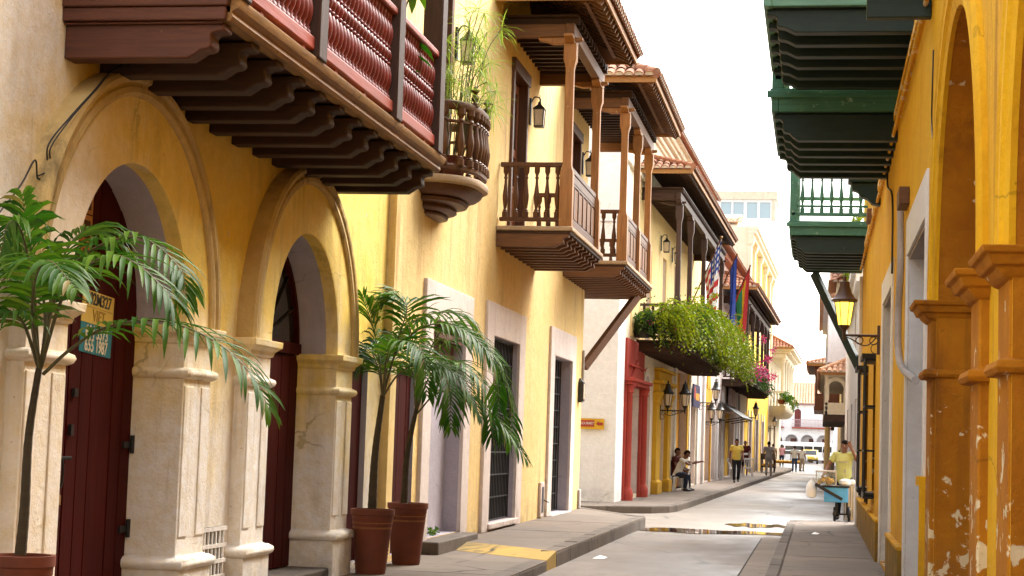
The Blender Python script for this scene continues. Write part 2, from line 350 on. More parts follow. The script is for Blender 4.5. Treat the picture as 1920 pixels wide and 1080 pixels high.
# ------------------------------------------------------------------ architecture helpers (facade in the plane x = x0, outward = s)
def wall_open(m, s, x0, y0, y1, z0, z1, ops, depth, back=-5.0, sill=True):
    """facade with openings; ops: ('rect',a,b,za,zb) or ('arch',c,r,za,zs)"""
    ys = {y0, y1}
    for o in ops:
        if o[0] == 'rect': ys |= {o[1], o[2]}
        else: ys |= {o[1] + o[2] * cos(pi * i / 28) for i in range(29)}
    ys = sorted(y for y in ys if y0 - 1e-6 <= y <= y1 + 1e-6)
    ys = [y for i, y in enumerate(ys) if i == 0 or y - ys[i - 1] > 1e-5]
    def rng(o, y):
        if o[0] == 'rect': return (o[3], o[4])
        d = max(0, o[2] ** 2 - (y - o[1]) ** 2); return (o[3], o[4] + math.sqrt(d))
    for a, b in zip(ys, ys[1:]):
        mid = (a + b) / 2
        cov = [o for o in ops if (o[1] < mid < o[2] if o[0] == 'rect' else abs(mid - o[1]) < o[2])]
        cov.sort(key=lambda o: o[3])
        la, lb = z0, z0
        for o in cov:
            ra, rb = rng(o, a), rng(o, b)
            if max(ra[0] - la, rb[0] - lb) > 1e-6: m.quad((x0, a, la), (x0, b, lb), (x0, b, rb[0]), (x0, a, ra[0]))
            la, lb = ra[1], rb[1]
        m.quad((x0, a, la), (x0, b, lb), (x0, b, z1), (x0, a, z1))
    xi = x0 - s * depth; m.mi = 1
    for o in ops:
        if o[0] == 'rect': pts = [(o[1], o[3]), (o[1], o[4]), (o[2], o[4]), (o[2], o[3])]
        else: pts = [(o[1] - o[2], o[3])] + [(o[1] - o[2] * cos(pi * i / 28), o[4] + o[2] * sin(pi * i / 28)) for i in range(29)] + [(o[1] + o[2], o[3])]
        pts = pts + [pts[0]] if sill else pts
        for p, q in zip(pts, pts[1:]): m.quad((x0, p[0], p[1]), (x0, q[0], q[1]), (xi, q[0], q[1]), (xi, p[0], p[1]))
    # the body of the house behind the openings
    m.mi = 0
    xc = x0 - s * (depth + .12); xb = x0 + s * back
    m.box(min(xc, xb), max(xc, xb), y0 + .01, y1 - .01, z0, z1 - .01)
    for y in (y0, y1): m.quad((x0, y, z0), (xc, y, z0), (xc, y, z1), (x0, y, z1))
    m.quad((x0, y0, z1), (x0, y1, z1), (xc, y1, z1), (xc, y0, z1))
    return m

def frame_rect(m, s, x0, a, b, za, zb, w, t, top=None):
    """raised flat surround round an opening"""
    X0, X1 = sorted((x0 - s * .01, x0 + s * t)); tp = top or w
    m.box(X0, X1, a - w, a, za, zb + tp); m.box(X0, X1, b, b + w, za, zb + tp); m.box(X0, X1, a, b, zb, zb + tp)
    return m

BAL_PROF = [(.045, 0), (.045, .09), (.03, .10), (.034, .12), (.022, .14), (.03, .2), (.043, .30), (.045, .36), (.036, .44), (.024, .55), (.019, .63), (.032, .66), (.021, .69), (.03, .73), (.042, .75), (.042, .84)]
def baluster_mesh(h=.84, k=1.0, n=10):
    m = MB(); f = h / .84
    m.lathe([(r * k, z * f) for r, z in BAL_PROF], n=n); return m
RED_PROF = [(.040, 0), (.040, .04), (.026, .06), (.030, .08), (.022, .1), (.040, .15), (.050, .22), (.050, .28), (.036, .36), (.026, .385), (.036, .395), (.036, .415), (.026, .425), (.036, .45), (.047, .5), (.036, .55), (.026, .565), (.036, .575), (.036, .59), (.026, .605), (.036, .64), (.050, .71), (.050, .77), (.04, .83), (.024, .88), (.03, .9), (.036, .93), (.036, .97)]

def joist_mesh(s, L, h=.2, w=.13, curl=.22):
    """cantilever beam whose end is cut in a double curve; x from 0 to s*L, top at z=0"""
    pr = [(0, 0), (L, 0), (L, -.05)]
    for i in range(1, 9):
        t = i / 8; pr.append((L - .02 - curl * .45 * t - .03 * sin(t * pi * 2), -.05 - (h * .55) * (t - .12 * sin(2 * pi * t))))
    pr.append((L - curl * .62, -h * .86)); pr.append((L - curl * .8, -h)); pr.append((0, -h))
    return MB().prism([(s * x, z) for x, z in pr], 'y', -w / 2, w / 2)

def tile_slope(m, A, B, up, lmax, k0=None, k1=None, pitch=.2, row=.36, r=.088):
    """barrel tiles from eave A->B going along `up` (unit); k0/k1: hip slopes at the two ends (None = vertical gable)"""
    A, B, up = Vector(A), Vector(B), Vector(up).normalized(); e = B - A; L = e.length; d = e / L
    nrm = d.cross(up).normalized()
    if nrm.z < 0: nrm = -nrm
    n = max(1, round(L / pitch)); w = L / n
    for i in range(n):
        for kind in (0, 1):                       # 0 pan, 1 cover
            t = (i + .5) * w if kind else i * w
            ln = lmax
            if k0 is not None: ln = min(ln, t * k0)
            if k1 is not None: ln = min(ln, (L - t) * k1)
            if ln < .08: continue
            nr = max(1, math.ceil(ln / row - .2))
            for j in range(nr):
                u0 = j * row - (.11 if kind else .09); u1 = min((j + 1) * row, ln)
                if u1 - u0 < .05: continue
                jit = rnd.uniform(-.008, .008); tw = rnd.uniform(-.01, .01)
                vs = []
                for uu, lift, rr in ((u0, .022, r * 1.08), (u1, 0, r * .92)):
                    for q in range(6):
                        a = pi * q / 5
                        x = cos(a) * rr; zz = sin(a) * rr * .85
                        if not kind: zz = -sin(a) * rr * .45 + .03
                        vs.append(A + d * (t + x + jit + (tw if uu == u1 else 0)) + up * uu + nrm * (zz + lift + (.01 if kind else 0)))
                fs = [(q, q + 1, 7 + q, 6 + q) for q in range(5)]
                m.add(vs, fs)
                if j == 0 and kind:               # mortar-filled end
                    m.mi = 1; b0 = A + d * (t + jit) + up * (u0 + .012) + nrm * .02
                    m.add([b0] + [v + up * .012 for v in vs[:6]], [(0, q + 1, q + 2) for q in range(5)]); m.mi = 0
                if j == 0:                        # visible thickness at the eave
                    vv = vs[:6] + [v - nrm * .014 for v in vs[:6]]
                    m.add(vv, [(q, q + 1, 7 + q, 6 + q) for q in range(5)])

def roof_shed(parent, s, x_eave, x_wall, y0, y1, z_eave, rise, tmat, wmat, name='roof', hip0=True, hip1=True, pan=True, rafters=True):
    """tiled lean-to roof over a balcony, hipped at its ends, with boards and rafters below"""
    run = abs(x_wall - x_eave); sl = math.hypot(run, rise); cp = run / sl
    m = MB()
    k = 1 / cp
    tile_slope(m, (x_eave, y0, z_eave), (x_eave, y1, z_eave), (-s * run, 0, rise), sl, k if hip0 else None, k if hip1 else None)
    if hip0: tile_slope(m, (x_wall, y0, z_eave), (x_eave, y0, z_eave), (0, run, rise), sl, None, k)
    if hip1: tile_slope(m, (x_wall, y1, z_eave), (x_eave, y1, z_eave), (0, -run, rise), sl, None, k)
    # ridge tiles on the hips
    for hp, yy, sg in ((hip0, y0, 1), (hip1, y1, -1)):
        if hp:
            a = Vector((x_eave, yy, z_eave + .05)); b = Vector((x_wall, yy + sg * run, z_eave + rise + .05)); q = 9
            for i in range(q):
                p0 = a.lerp(b, i / q - .02); p1 = a.lerp(b, (i + 1) / q); m.tube([p0, p1], [.11, .095], 8)
    rf = m.build(name, [tmat, M['mortar']], parent, ang=50)
    d = MB()
    zt = .05
    P = lambda x, y, z: (x, y, z - zt)
    ya, yb = (y0 + run if hip0 else y0), (y1 - run if hip1 else y1)
    top = [P(x_eave, y0, z_eave), P(x_eave, y1, z_eave), P(x_wall, yb, z_eave + rise), P(x_wall, ya, z_eave + rise)]
    th = .05
    for poly in ([top] + ([[P(x_wall, y0, z_eave), top[0], top[3]]] if hip0 else []) + ([[top[1], P(x_wall, y1, z_eave), top[2]]] if hip1 else [])):
        n = len(poly); d.add(poly + [(a, b, c - th) for a, b, c in poly], [tuple(range(n)), tuple(range(2 * n - 1, n - 1, -1))] + [(i, (i + 1) % n, n + (i + 1) % n, n + i) for i in range(n)])
    e = .03; dk = d; d = MB()
    d.box(min(x_eave, x_eave + s * e), max(x_eave, x_eave + s * e), y0 - .02, y1 + .02, z_eave - .14, z_eave - .03)
    for yy, g, hp in ((y0, -1, hip0), (y1, 1, hip1)):
        if hp: d.box(min(x_eave, x_wall), max(x_eave, x_wall), min(yy, yy + g * e), max(yy, yy + g * e), z_eave - .14, z_eave - .03)
    dk.build('roof_deck', wmat, parent); d.build('eave_board', M['eavewood'], parent)
    if rafters:
        nr = max(2, int((y1 - y0) / .28)); rm = MB()
        for i in range(nr + 1):
            y = y0 + .06 + (y1 - y0 - .12) * i / nr
            ln = run
            if hip0: ln = min(ln, (y - y0) + .02)
            if hip1: ln = min(ln, (y1 - y) + .02)
            if ln < .12: ln = .12
            a = (x_eave - s * .03, y, z_eave - .16); b = (x_eave - s * ln, y, z_eave - .16 + rise * ln / run)
            rm.bar(a, b, .07, .11)
        rm.box(min(x_eave - s * .3, x_eave - s * .36), max(x_eave - s * .3, x_eave - s * .36), y0 + .3, y1 - .3, z_eave - .1, z_eave - .02)
        rm.build('rafters', wmat, parent)
    return rf

def post_mesh(z0, z1, w=.16):
    h = w / 2; m = MB(); c = w * .62
    H = z1 - z0
    m.stack([(0, -c, c, -c, c), (H * .30, -c, c, -c, c), (H * .32, -h, h, -h, h), (H * .34, -h * .84, h * .84, -h * .84, h * .84), (H * .86, -h * .8, h * .8, -h * .8, h * .8), (H * .89, -h, h, -h, h), (H * .91, -c, c, -c, c), (H, -c, c, -c, c)])
    return m

def wood_balcony(parent, s, d, y0, y1, zf, posts, zbeam, eave_d, eave_y, z_eave, rise, jn, near_balusters=True, tilem='tile', x_end=0.0, far_open=True, sides=6, mats=('postwood', 'railwood', 'panelwood', 'joist', 'slabtrim')):
    """projecting balcony: slab, curved joists, posts, turned side rails, panelled front, beam and tiled roof"""
    X = s * d
    sl = MB(); sl.box(min(x_end, X), max(x_end, X), y0, y1, zf - .07, zf)
    bal = sl.build('balcony', M[mats[4]], parent, bevel=.015)
    f = MB(); f.box(min(x_end, X - s * .03), max(x_end, X - s * .03), y0 + .03, y1 - .03, zf - .11, zf - .073)
    f.build('floor_boards', M['darkwood'], bal)
    jm = joist_mesh(s, d - .06, .2, .13, .26)
    j0 = None
    for i in range(jn):
        y = y0 + .1 + (y1 - y0 - .2) * i / (jn - 1)
        if j0 is None: j0 = jm.build('joist', M[mats[3]], bal, bevel=.006, loc=(0, y, zf - .113))
        else: dup(j0, bal, (0, y, zf - .113))
    b = MB(); xb = X - s * .13
    b.bar((xb, y0 + .0, zbeam), (xb, y1, zbeam), .14, .2)
    b.bar((x_end - s * .0, y0 + .12, zbeam), (xb, y0 + .12, zbeam), .13, .2)
    b.bar((x_end, y1 - .12, zbeam), (xb, y1 - .12, zbeam), .13, .2)
    b.build('beam', M[mats[3]], bal, bevel=.012)
    c = MB(); nb = int((y1 - y0) / .3)
    for i in range(nb + 1):
        y = y0 + .15 + (y1 - y0 - .3) * i / nb; c.bar((x_end, y, zbeam + .15), (X, y, zbeam + .15), .07, .09)
    c.box(min(x_end, X), max(x_end, X), y0, y1, zbeam + .2, zbeam + .23)
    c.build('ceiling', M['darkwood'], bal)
    pz = None
    for y in posts:
        if pz is None: pz = post_mesh(zf, zbeam - .2).build('post', M[mats[0]], bal, bevel=.012, loc=(xb, y, zf))
        else: dup(pz, bal, (xb, y, zf))
        k = MB(); zz = zbeam - .2
        pr = [(-.34, .1), (.34, .1), (.34, .06), (.2, .03), (.13, 0), (-.13, 0), (-.2, .03), (-.34, .06)]
        k.prism([(y + a, zz + q) for a, q in pr], 'x', xb - .07, xb + .07)
        if y in (posts[0], posts[-1]): k.prism([(xb - s * (a + .16), zz + q) for a, q in pr], 'y', y - .065, y + .065)
        k.build('capital', M[mats[0]], bal, bevel=.008)
    # end rails with balusters
    hb = .78; zr = zf + .09
    bm0 = None
    for yy in ([posts[0], posts[-1]] if far_open else [posts[0]]):
        rl = MB(); xs0 = x_end + s * .02; xs1 = xb - s * .06
        rl.box(min(xs0, xs1), max(xs0, xs1), yy - .04, yy + .04, zr, zr + .06); rl.box(min(xs0, xs1), max(xs0, xs1), yy - .045, yy + .045, zr + .06 + hb, zr + .13 + hb)
        rl.build('rail', M[mats[1]], bal, bevel=.01)
        for i in range(sides):
            x = xs0 + (xs1 - xs0) * (i + .5) / sides
            if bm0 is None: bm0 = baluster_mesh(hb, 1.0).build('baluster', M[mats[1]], bal, loc=(x, yy, zr + .06))
            else: dup(bm0, bal, (x, yy, zr + .06))
    # panelled front between the posts
    for a, bb in zip(posts, posts[1:]):
        p = MB(); a += .09; bb -= .09
        p.box(xb - .025, xb + .025, a, bb, zf + .22, zf + .70); p.build('front_panel', M[mats[2]], bal)
        r = MB()
        for z0, z1, t in ((zf + .04, zf + .2, .07), (zf + .72, zf + .76, .06), (zf + .90, zf + .98, .08)): r.box(xb - t / 2, xb + t / 2, a, bb, z0, z1)
        r.box(xb - .03, xb + .03, a, bb, zf + .765, zf + .895)
        for i in range(int((bb - a) / .5) + 1):
            yy = a + (bb - a) * i / (int((bb - a) / .5) + .0001); r.box(xb - .04, xb + .04, max(a, yy - .035), min(bb, yy + .035), zf + .205, zf + .715)
        r.build('front_rail', M[mats[1]], bal, bevel=.008)
    roof_shed(bal, s, s * eave_d, x_end, eave_y[0], eave_y[1], z_eave, rise, M[tilem], M[mats[3]])
    return bal

# ------------------------------------------------------------------ lanterns
def lantern(name, label, loc, arm=(0, 0, 0), k=1.0, lit=False, group=None, metal='black', double=None, scroll=True, wall_dir=(-1, 0, 0)):
    """street lantern: loc is the lamp's lower tip, arm the vector from there to the wall plate"""
    t = thing(name, label, 'lantern', loc, 0, group)
    tips = [(0, 0, 0)] + ([double] if double else [])
    for tp in tips:
        x, y, z = tp
        MB().lathe([(.012 * k, -.1 * k), (.022 * k, -.02 * k), (.03 * k, .04 * k), (.075 * k, .1 * k), (.08 * k, .12 * k)], tp, 8).build('lamp_base', M[metal], t)
        MB().lathe([(.08 * k, .122 * k), (.125 * k, .43 * k)], tp, 6).build('lamp_glass', M['lampon' if lit else 'glasswarm'], t, ang=20)
        f = MB()
        for i in range(6):
            a = 2 * pi * i / 6; f.bar((x + .083 * k * cos(a), y + .083 * k * sin(a), z + .12 * k), (x + .13 * k * cos(a), y + .13 * k * sin(a), z + .435 * k), .014 * k)
        f.lathe([(.14 * k, .43 * k), (.14 * k, .45 * k)], tp, 6)
        f.build('lamp_frame', M[metal], t)
        MB().lathe([(.175 * k, .445 * k), (.18 * k, .47 * k), (.14 * k, .5 * k), (.1 * k, .57 * k), (.07 * k, .66 * k), (.065 * k, .72 * k), (.03 * k, .73 * k), (.022 * k, .76 * k), (.028 * k, .78 * k), (.004 * k, .82 * k)], tp, 12).build('lamp_cap', M[metal], t)
    A = Vector(arm)
    if A.length > 0:
        b = MB(); b.tube([(0, 0, -.02 * k), A + Vector((0, 0, -.02 * k))], .018 * k, 8)
        if double: b.tube([(0, 0, -.02 * k), Vector(double) + Vector((0, 0, -.02 * k))], .016 * k, 8)
        b.box(A.x - .02, A.x + .02, A.y - .03, A.y + .03, A.z - .28 * k, A.z + .12 * k)
        if scroll:
            pts = [A * (.08 + .84 * i / 10) + Vector((0, 0, -.05 * k - .11 * k * sin(pi * (i / 10) ** 1.5))) for i in range(11)]
            b.tube(pts, .009 * k, 6)
            for q, r in ((.45, .05), (.86, .055), (.93, .07)):
                c = A * q + Vector((0, 0, -.09 * k if q < .9 else -.2 * k)); dv = A.normalized()
                b.tube([c + dv * (r * k * cos(2 * pi * i / 12)) + Vector((0, 0, r * k * sin(2 * pi * i / 12))) for i in range(13)], .008 * k, 6)
        b.build('bracket', M[metal], t)
    return t

def text_mesh(txt, size, mat, parent, loc, rot, name='lettering', sx=1.0, th=.002):
    cu = bpy.data.curves.new(name, 'FONT'); cu.body = txt; cu.size = size; cu.extrude = th; cu.align_x = 'CENTER'; cu.align_y = 'CENTER'; cu.offset = size * .012
    o = bpy.data.objects.new('tmp_text', cu); col.objects.link(o)
    dg = bpy.context.evaluated_depsgraph_get(); me = bpy.data.meshes.new_from_object(o.evaluated_get(dg))
    bpy.data.objects.remove(o); bpy.data.curves.remove(cu)
    me.name = name; me.materials.clear(); me.materials.append(mat)
    r = link(name, me, parent, 0, loc); r.rotation_euler = rot; r.scale = (sx, 1, 1)
    return r

# ------------------------------------------------------------------ plants
def catmull(pts, n):
    P = [Vector(p) for p in pts]; P = [P[0] * 2 - P[1]] + P + [P[-1] * 2 - P[-2]]; out = []; k = len(P) - 3
    for i in range(n + 1):
        t = k * i / n; j = min(int(t), k - 1); u = t - j; a, b, c, d = P[j:j + 4]
        out.append(.5 * ((2 * b) + (c - a) * u + (2 * a - 5 * b + 4 * c - d) * u * u + (3 * b - a - 3 * c + d) * u ** 3))
    return out
def leaflet(m, p, d, nrm, L, w, droop, seg=4):
    d = d.normalized(); side = d.cross(nrm).normalized(); vs = []; q = p.copy(); v = d.copy()
    prof = [.3, .85, 1.0, .72, .05]
    for i in range(seg + 1):
        ww = w * prof[min(4, round(i * 4 / seg))] / 2
        vs += [q - side * ww + nrm * ww * .35, q - nrm * 0, q + side * ww + nrm * ww * .35]
        v = (v + Vector((0, 0, -droop * (i + 1) / seg))).normalized(); q = q + v * (L / seg)
    fs = []
    for i in range(seg):
        a = i * 3; fs += [(a, a + 1, a + 4, a + 3), (a + 1, a + 2, a + 5, a + 4)]
    m.add(vs, fs)
def frond(parent, pts, n=34, L=.34, w=.036, droop=.55, start=.22, stem_r=.012, rg=rnd, base=None):
    c = catmull(pts, 40); m = MB(); m.mi = 1
    if base: c = [Vector(base)] + c
    m.tube(c, [stem_r * (1 - .8 * i / (len(c) - 1)) for i in range(len(c))], 6); m.mi = 0
    for i in range(n):
        t = start + (1 - start) * i / (n - 1); k = t * (len(c) - 1.001); j = int(k); p = c[j].lerp(c[j + 1], k - j); tg = (c[j + 1] - c[j]).normalized()
        up = Vector((0, 0, 1)); side = tg.cross(up)
        if side.length < .15: side = tg.cross(Vector((.3, -1, 0)))
        side.normalize(); nr = side.cross(tg).normalized()
        if nr.z < 0: nr = -nr
        ll = L * (1 - .55 * abs(2 * (i / (n - 1)) - .85) ** 1.6) * rg.uniform(.85, 1.1)
        fw = .55 + .75 * (i / (n - 1)) ** 2
        for sg in (-1, 1):
            d = side * sg * rg.uniform(.8, 1.05) + tg * fw + nr * rg.uniform(.0, .35)
            leaflet(m, p, d, nr, ll, w * rg.uniform(.8, 1.15), droop * rg.uniform(.5, 1.4))
    return m.build('frond', [M['palm'], M['palmstem']], parent, ang=60, recalc=False)
def palm(label, base, trunk, fronds, pot_r, pot_h, zg, off, seed, group, **kw):
    rg = random.Random(seed); ox, oy = off
    t = thing('potted_palm', label, 'palm', (base[0], base[1], zg), 0, group)
    rel = lambda p: (p[0] - base[0] + 0, p[1] - base[1], p[2] - zg)
    r = pot_r; h = pot_h
    pot = MB().lathe([(r * .66, 0), (r * .68, .02), (r * .80, h * .45), (r * .91, h * .83), (r * .93, h * .84), (r * .94, h * .9), (r * 1.0, h * .915), (r * 1.0, h), (r * .86, h), (r * .84, h * .93)], n=28).build('pot', M['terracotta'], t)
    bn = MB()
    for z0, z1 in ((.70, .73), (.78, .80)): bn.lathe([((.665 + .29 * z0) * r + .004, z0 * h), ((.665 + .29 * z0) * r + .006, z1 * h)], n=28)
    bn.build('pot_band', M['terradark'], pot)
    MB().lathe([(.001, h * .94), (r * .86, h * .94), (r * .86, h * .935)], n=20).build('soil', M['soil'], pot)
    tp = [rel(p) for p in trunk]; c = catmull(tp, 24)
    tm = MB(); tm.tube(c, [(.042 - .018 * i / 24) * kw.get('tk', 1) * (1 + .05 * (i % 2)) for i in range(25)], 10); tm.build('trunk', M['trunk'], t)
    for pts in fronds:
        frond(t, [rel(p) for p in pts], rg=rg, n=kw.get('n', 34), L=kw.get('L', .34), w=kw.get('w', .036), droop=kw.get('droop', .55), start=kw.get('start', .25))
    return t
def leaf_cloud(m, c, r, n, size, rg, hang=0., flat=.0):
    V_, F_ = [], []
    for i in range(n):
        while True:
            v = Vector((rg.uniform(-1, 1), rg.uniform(-1, 1), rg.uniform(-1, 1)))
            if v.length <= 1: break
        p = Vector(c) + Vector((v.x * r[0], v.y * r[1], v.z * r[2]))
        d = Vector((rg.gauss(0, 1), rg.gauss(0, 1), rg.gauss(0, .7) - hang)); d.normalize()
        nr = Vector((rg.gauss(0, .6), rg.gauss(0, .6), 1)); sd = d.cross(nr).normalized(); s = size * rg.uniform(.6, 1.4)
        o = len(V_); V_ += [p, p + d * s * .5 + sd * s * .28, p + d * s, p + d * s * .5 - sd * s * .28]; F_.append((o, o + 1, o + 2, o + 3))
    m.add(V_, F_)
def strands(m, c, r, n, L, rg, lf=.06, out=(1, 0, 0)):
    for i in range(n):
        p = Vector((c[0] + rg.uniform(-1, 1) * r[0], c[1] + rg.uniform(-1, 1) * r[1], c[2] + rg.uniform(-1, 1) * r[2]))
        v = Vector(out) * rg.uniform(.3, 1) + Vector((rg.gauss(0, .4), rg.gauss(0, .5), rg.uniform(.2, .9))); v.normalize(); ln = L * rg.uniform(.5, 1.2); st = 11
        for k in range(st):
            p = p + v * ln / st; v = (v + Vector((0, 0, -.26))).normalized()
            for sg in (-1, 1):
                d = (v.cross(Vector((rg.gauss(0, .3), rg.gauss(0, .3), 1))) * sg + v * .6).normalized(); s = lf * rg.uniform(.7, 1.3); sd = d.cross(v).normalized()
                m.add([p, p + d * s * .5 + sd * s * .25, p + d * s, p + d * s * .5 - sd * s * .25], [(0, 1, 2, 3)])
# ================================================================== GROUND
tag(MB().quad((-700, -100, -.03), (700, -100, -.03), (700, 1500, -.03), (-700, 1500, -.03)).build('ground', M['ground']), kind='structure')
m = MB(); m.quad((-3.26, -6, -.012), (-.44, -6, -.012), (-.44, 34, -.012), (-3.26, 34, -.012))
tag(m.build('road_joint_bed', M['joint']), kind='structure')
m = MB()
for a, b in ((-6, 5), (5.02, 11), (11.02, 18), (18.02, 25.2), (25.225, 31.9)): m.quad((-3.26, a, 0), (-.955, a + .03, 0), (-.955, b + .05, 0), (-3.26, b, 0))
tag(m.build('road', M['road']), kind='structure')
m = MB()
for a, b in ((-6, 8), (8.02, 16), (16.02, 24), (24.02, 32.2)): m.quad((-.935, a, -.002), (-.38, a, -.006), (-.38, b, -.006), (-.935, b, -.002))
tag(m.build('gutter_strip', M['gutter']), kind='structure')
m = MB()
m.quad((-60, 31.9, -.008), (60, 31.9, -.008), (60, 44, -.008), (-60, 44, -.008))
m.quad((-6, 44, -.008), (6, 44, -.008), (10, 230, -.008), (-8, 230, -.008))
tag(m.build('far_road', M['farroad']), kind='structure')
# puddle with an uneven outline
wm, nt, b = nm('puddle_water'); b.inputs['Base Color'].default_value = (.035, .028, .022, 1); b.inputs['Roughness'].default_value = .03; b.inputs['IOR'].default_value = 1.33
b.inputs['Specular IOR Level'].default_value = 1.0
bump(nt, b, noise(nt, 6, 2), .02, .01)
pts = []
for i in range(60):
    a = 2 * pi * i / 60; k = 1 + .22 * sin(3 * a + 1) + .14 * sin(7 * a) + .1 * sin(11 * a + 2)
    pts.append((-1.95 + 1.55 * cos(a) * (1 + .06 * sin(9 * a)), 33.3 + .75 * sin(a) * k + .12 * cos(a), .003))
tag(MB().add(pts, [tuple(range(60))]).build('puddle', wm), kind='structure')
pts = [(p[0] * .45 - .25, p[1] + 3.4 + .2 * sin(p[0] * 9), .003) for p in pts]
tag(MB().add(pts, [tuple(range(60))]).build('puddle', wm), kind='structure')

def pavement(name, outline, kerb_edges, z, kw=.2, zb=-.04, mat='pave'):
    """slab with the given outline; kerb stones along listed polyline of outer points"""
    n = len(outline); m = MB()
    m.add([(x, y, z) for x, y in outline] + [(x, y, zb) for x, y in outline], [tuple(range(n))] + [(i, (i + 1) % n, n + (i + 1) % n, n + i) for i in range(n)])
    tag(m.build(name, M[mat], ang=0), kind='structure')
    k = MB()
    for i, (p, q) in enumerate(zip(kerb_edges, kerb_edges[1:])):
        p, q = Vector((*p, 0)), Vector((*q, 0)); L = (q - p).length; d = (q - p) / L; s = Vector((-d.y, d.x, 0)); c = max(1, round(L / 1.1)) if L > .6 else 1
        for j in range(c):
            a = p + d * (L * j / c + (.008 if c > 1 else -.01)); b = p + d * (L * (j + 1) / c - (.008 if c > 1 else -.01)); dz = rnd.uniform(-.006, .006)
            pr = [(-.004, zb), (-.004, z - .025 + dz), (.03, z + .006 + dz), (kw, z + .006 + dz), (kw, zb)]
            vs = [(P.x + s.x * u, P.y + s.y * u, w) for P in (a, b) for u, w in pr]
            k.add(vs, [(0, 1, 2, 3, 4), (9, 8, 7, 6, 5)] + [(e, (e + 1) % 5, 5 + (e + 1) % 5, 5 + e) for e in range(5)])
    tag(k.build('kerb', M['kerb']), kind='structure')
# left side: a low near pavement, a yellow painted slope, a higher far pavement
pavement('pavement', [(-5.5, -6), (-3.24, -6), (-3.24, 21.5), (-5.5, 23.4)], [(-3.24, -6), (-3.24, 21.5)], .13)
pavement('pavement', [(-5.5, 24.2), (-3.24, 22.3), (-3.24, 34.0), (-3.6, 34.5), (-5.5, 38.2)], [(-3.24, 22.3), (-3.24, 34.0), (-3.5, 34.45), (-5.0, 37.6)], .2)
m = MB(); A = [(-5.5, 23.4, .132), (-3.24, 21.5, .134), (-3.24, 22.3, .204), (-5.5, 24.2, .204)]
m.add(A + [(x, y, -.04) for x, y, z in A], [(0, 1, 2, 3), (0, 4, 5, 1), (1, 5, 6, 2), (2, 6, 7, 3)])
tag(m.build('pavement_slope', M['rampyellow'], ang=0), kind='structure')
# right side
rc = [(-.40, 35.3), (-.37, 35.9), (-.22, 36.25), (.05, 36.4)]
pavement('pavement', [(1.6, -6), (-.40, -6)][::-1] + [(1.6, 36.4)] + rc[::-1], [(-.40, -6)] + rc + [(1.4, 36.42)], .15, kw=.16)
# block beyond the side street
PA = math.atan(.0213); P2 = Vector((-4.85, 44, 0)); PD = Vector((sin(PA), cos(PA), 0))
def b2(v, x=0, z=0): return tuple(P2 + PD * v + Vector((cos(PA), -sin(PA), 0)) * x + Vector((0, 0, z)))
ko = [(-14, 39.2), (-5.2, 39.6), (-3.75, 40.9), (-3.42, 41.7), (-3.3, 42.6), (-3.22, 45), (-2.3, 95), (-1.75, 122), (-1.8, 131), (-2.6, 136), (-6, 138.5), (-16, 139)]
pavement('pavement', ko + [(-16, 39.2)], ko, .15, kw=.2)
m = MB()   # pavement seams: thin dark grooves laid as inset strips
for y in (14.4, 18.9): m.box(-4.86, -3.45, y, y + .012, .126, .1318)
for y in (27.1, 30.6): m.box(-4.86, -3.45, y, y + .012, .19, .2018)
for y in (13.2, 17.0, 20.6, 24.4, 28.2, 32.0): m.box(-.26, .8, y, y + .014, .14, .1518)
tag(m.build('pavement_joint', M['joint']), kind='structure')

# ================================================================== ARCADED HOUSE (near left)
X1 = -5.0; o = 12.0
B1 = thing('arcaded_house', 'cream and yellow arcaded house with a brick red balustered balcony over two arches', 'house', (X1, o, 0))
y = lambda Y: Y - o
ARC = [(12.02, 1.1, 2.4), (16.42, 1.12, 2.4)]
m = MB(); wall_open(m, 1, 0, y(-7), y(19.9), 0, 8.6, [('arch', y(c), r, .02, zs) for c, r, zs in ARC] + [('rect', y(18.35), y(19.25), .2, 2.37)], .33)
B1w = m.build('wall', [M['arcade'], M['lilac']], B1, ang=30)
for c, r, zs in ARC:
    m = MB(); m.ring(y(c), zs, [(r - .004, -.01), (r - .004, .115), (r + .02, .125), (r + .47, .125), (r + .47, -.01)], n=40)
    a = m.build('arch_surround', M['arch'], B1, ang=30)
    m = MB(); m.ring(y(c), zs, [(r + .472, -.01), (r + .472, .15), (r + .50, .165), (r + .54, .16), (r + .55, .14), (r + .57, .14), (r + .585, .17), (r + .62, .175), (r + .645, .15), (r + .65, -.01)], n=44)
    m.build('archivolt_moulding', M['moss_trim'], a, ang=30)
    for sg in (-1, 1):
        ja, jb = sorted((c + sg * (r - .006), c + sg * (r + .62)))
        def st(m, lev):
            out = []
            for z, e in lev:
                ya, yb = (ja - e * .9, jb + e) if sg > 0 else (ja - e, jb + e * .9)
                out.append((z, -.315, .115 + e, y(ya), y(yb)))
            m.stack(out)
        p = MB(); st(p, [(.1, .05), (.50, .05), (.50, .02), (.60, .02), (.602, 0), (2.0, 0), (2.0, 0), (2.07, 0), (2.07, 0), (2.26, 0), (2.262, .02), (2.30, .03), (2.335, .07), (2.34, .085), (2.40, .09)])
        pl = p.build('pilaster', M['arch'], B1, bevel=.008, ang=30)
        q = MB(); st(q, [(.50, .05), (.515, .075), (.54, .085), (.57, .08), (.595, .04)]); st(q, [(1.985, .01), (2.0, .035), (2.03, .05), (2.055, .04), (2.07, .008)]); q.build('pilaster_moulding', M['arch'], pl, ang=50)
        q = MB(); fa, fb = sorted((ja if sg < 0 else ja, jb)); fr = .115
        for u0, u1, z0, z1 in ((fa + .02, fa + .22, .75, 1.93), (fb - .22, fb - .02, .75, 1.93)): q.box(fr - .005, fr + .012, y(u0), y(u1), z0, z1)
        q.build('pilaster_panel', M['arch'], pl, bevel=.012)
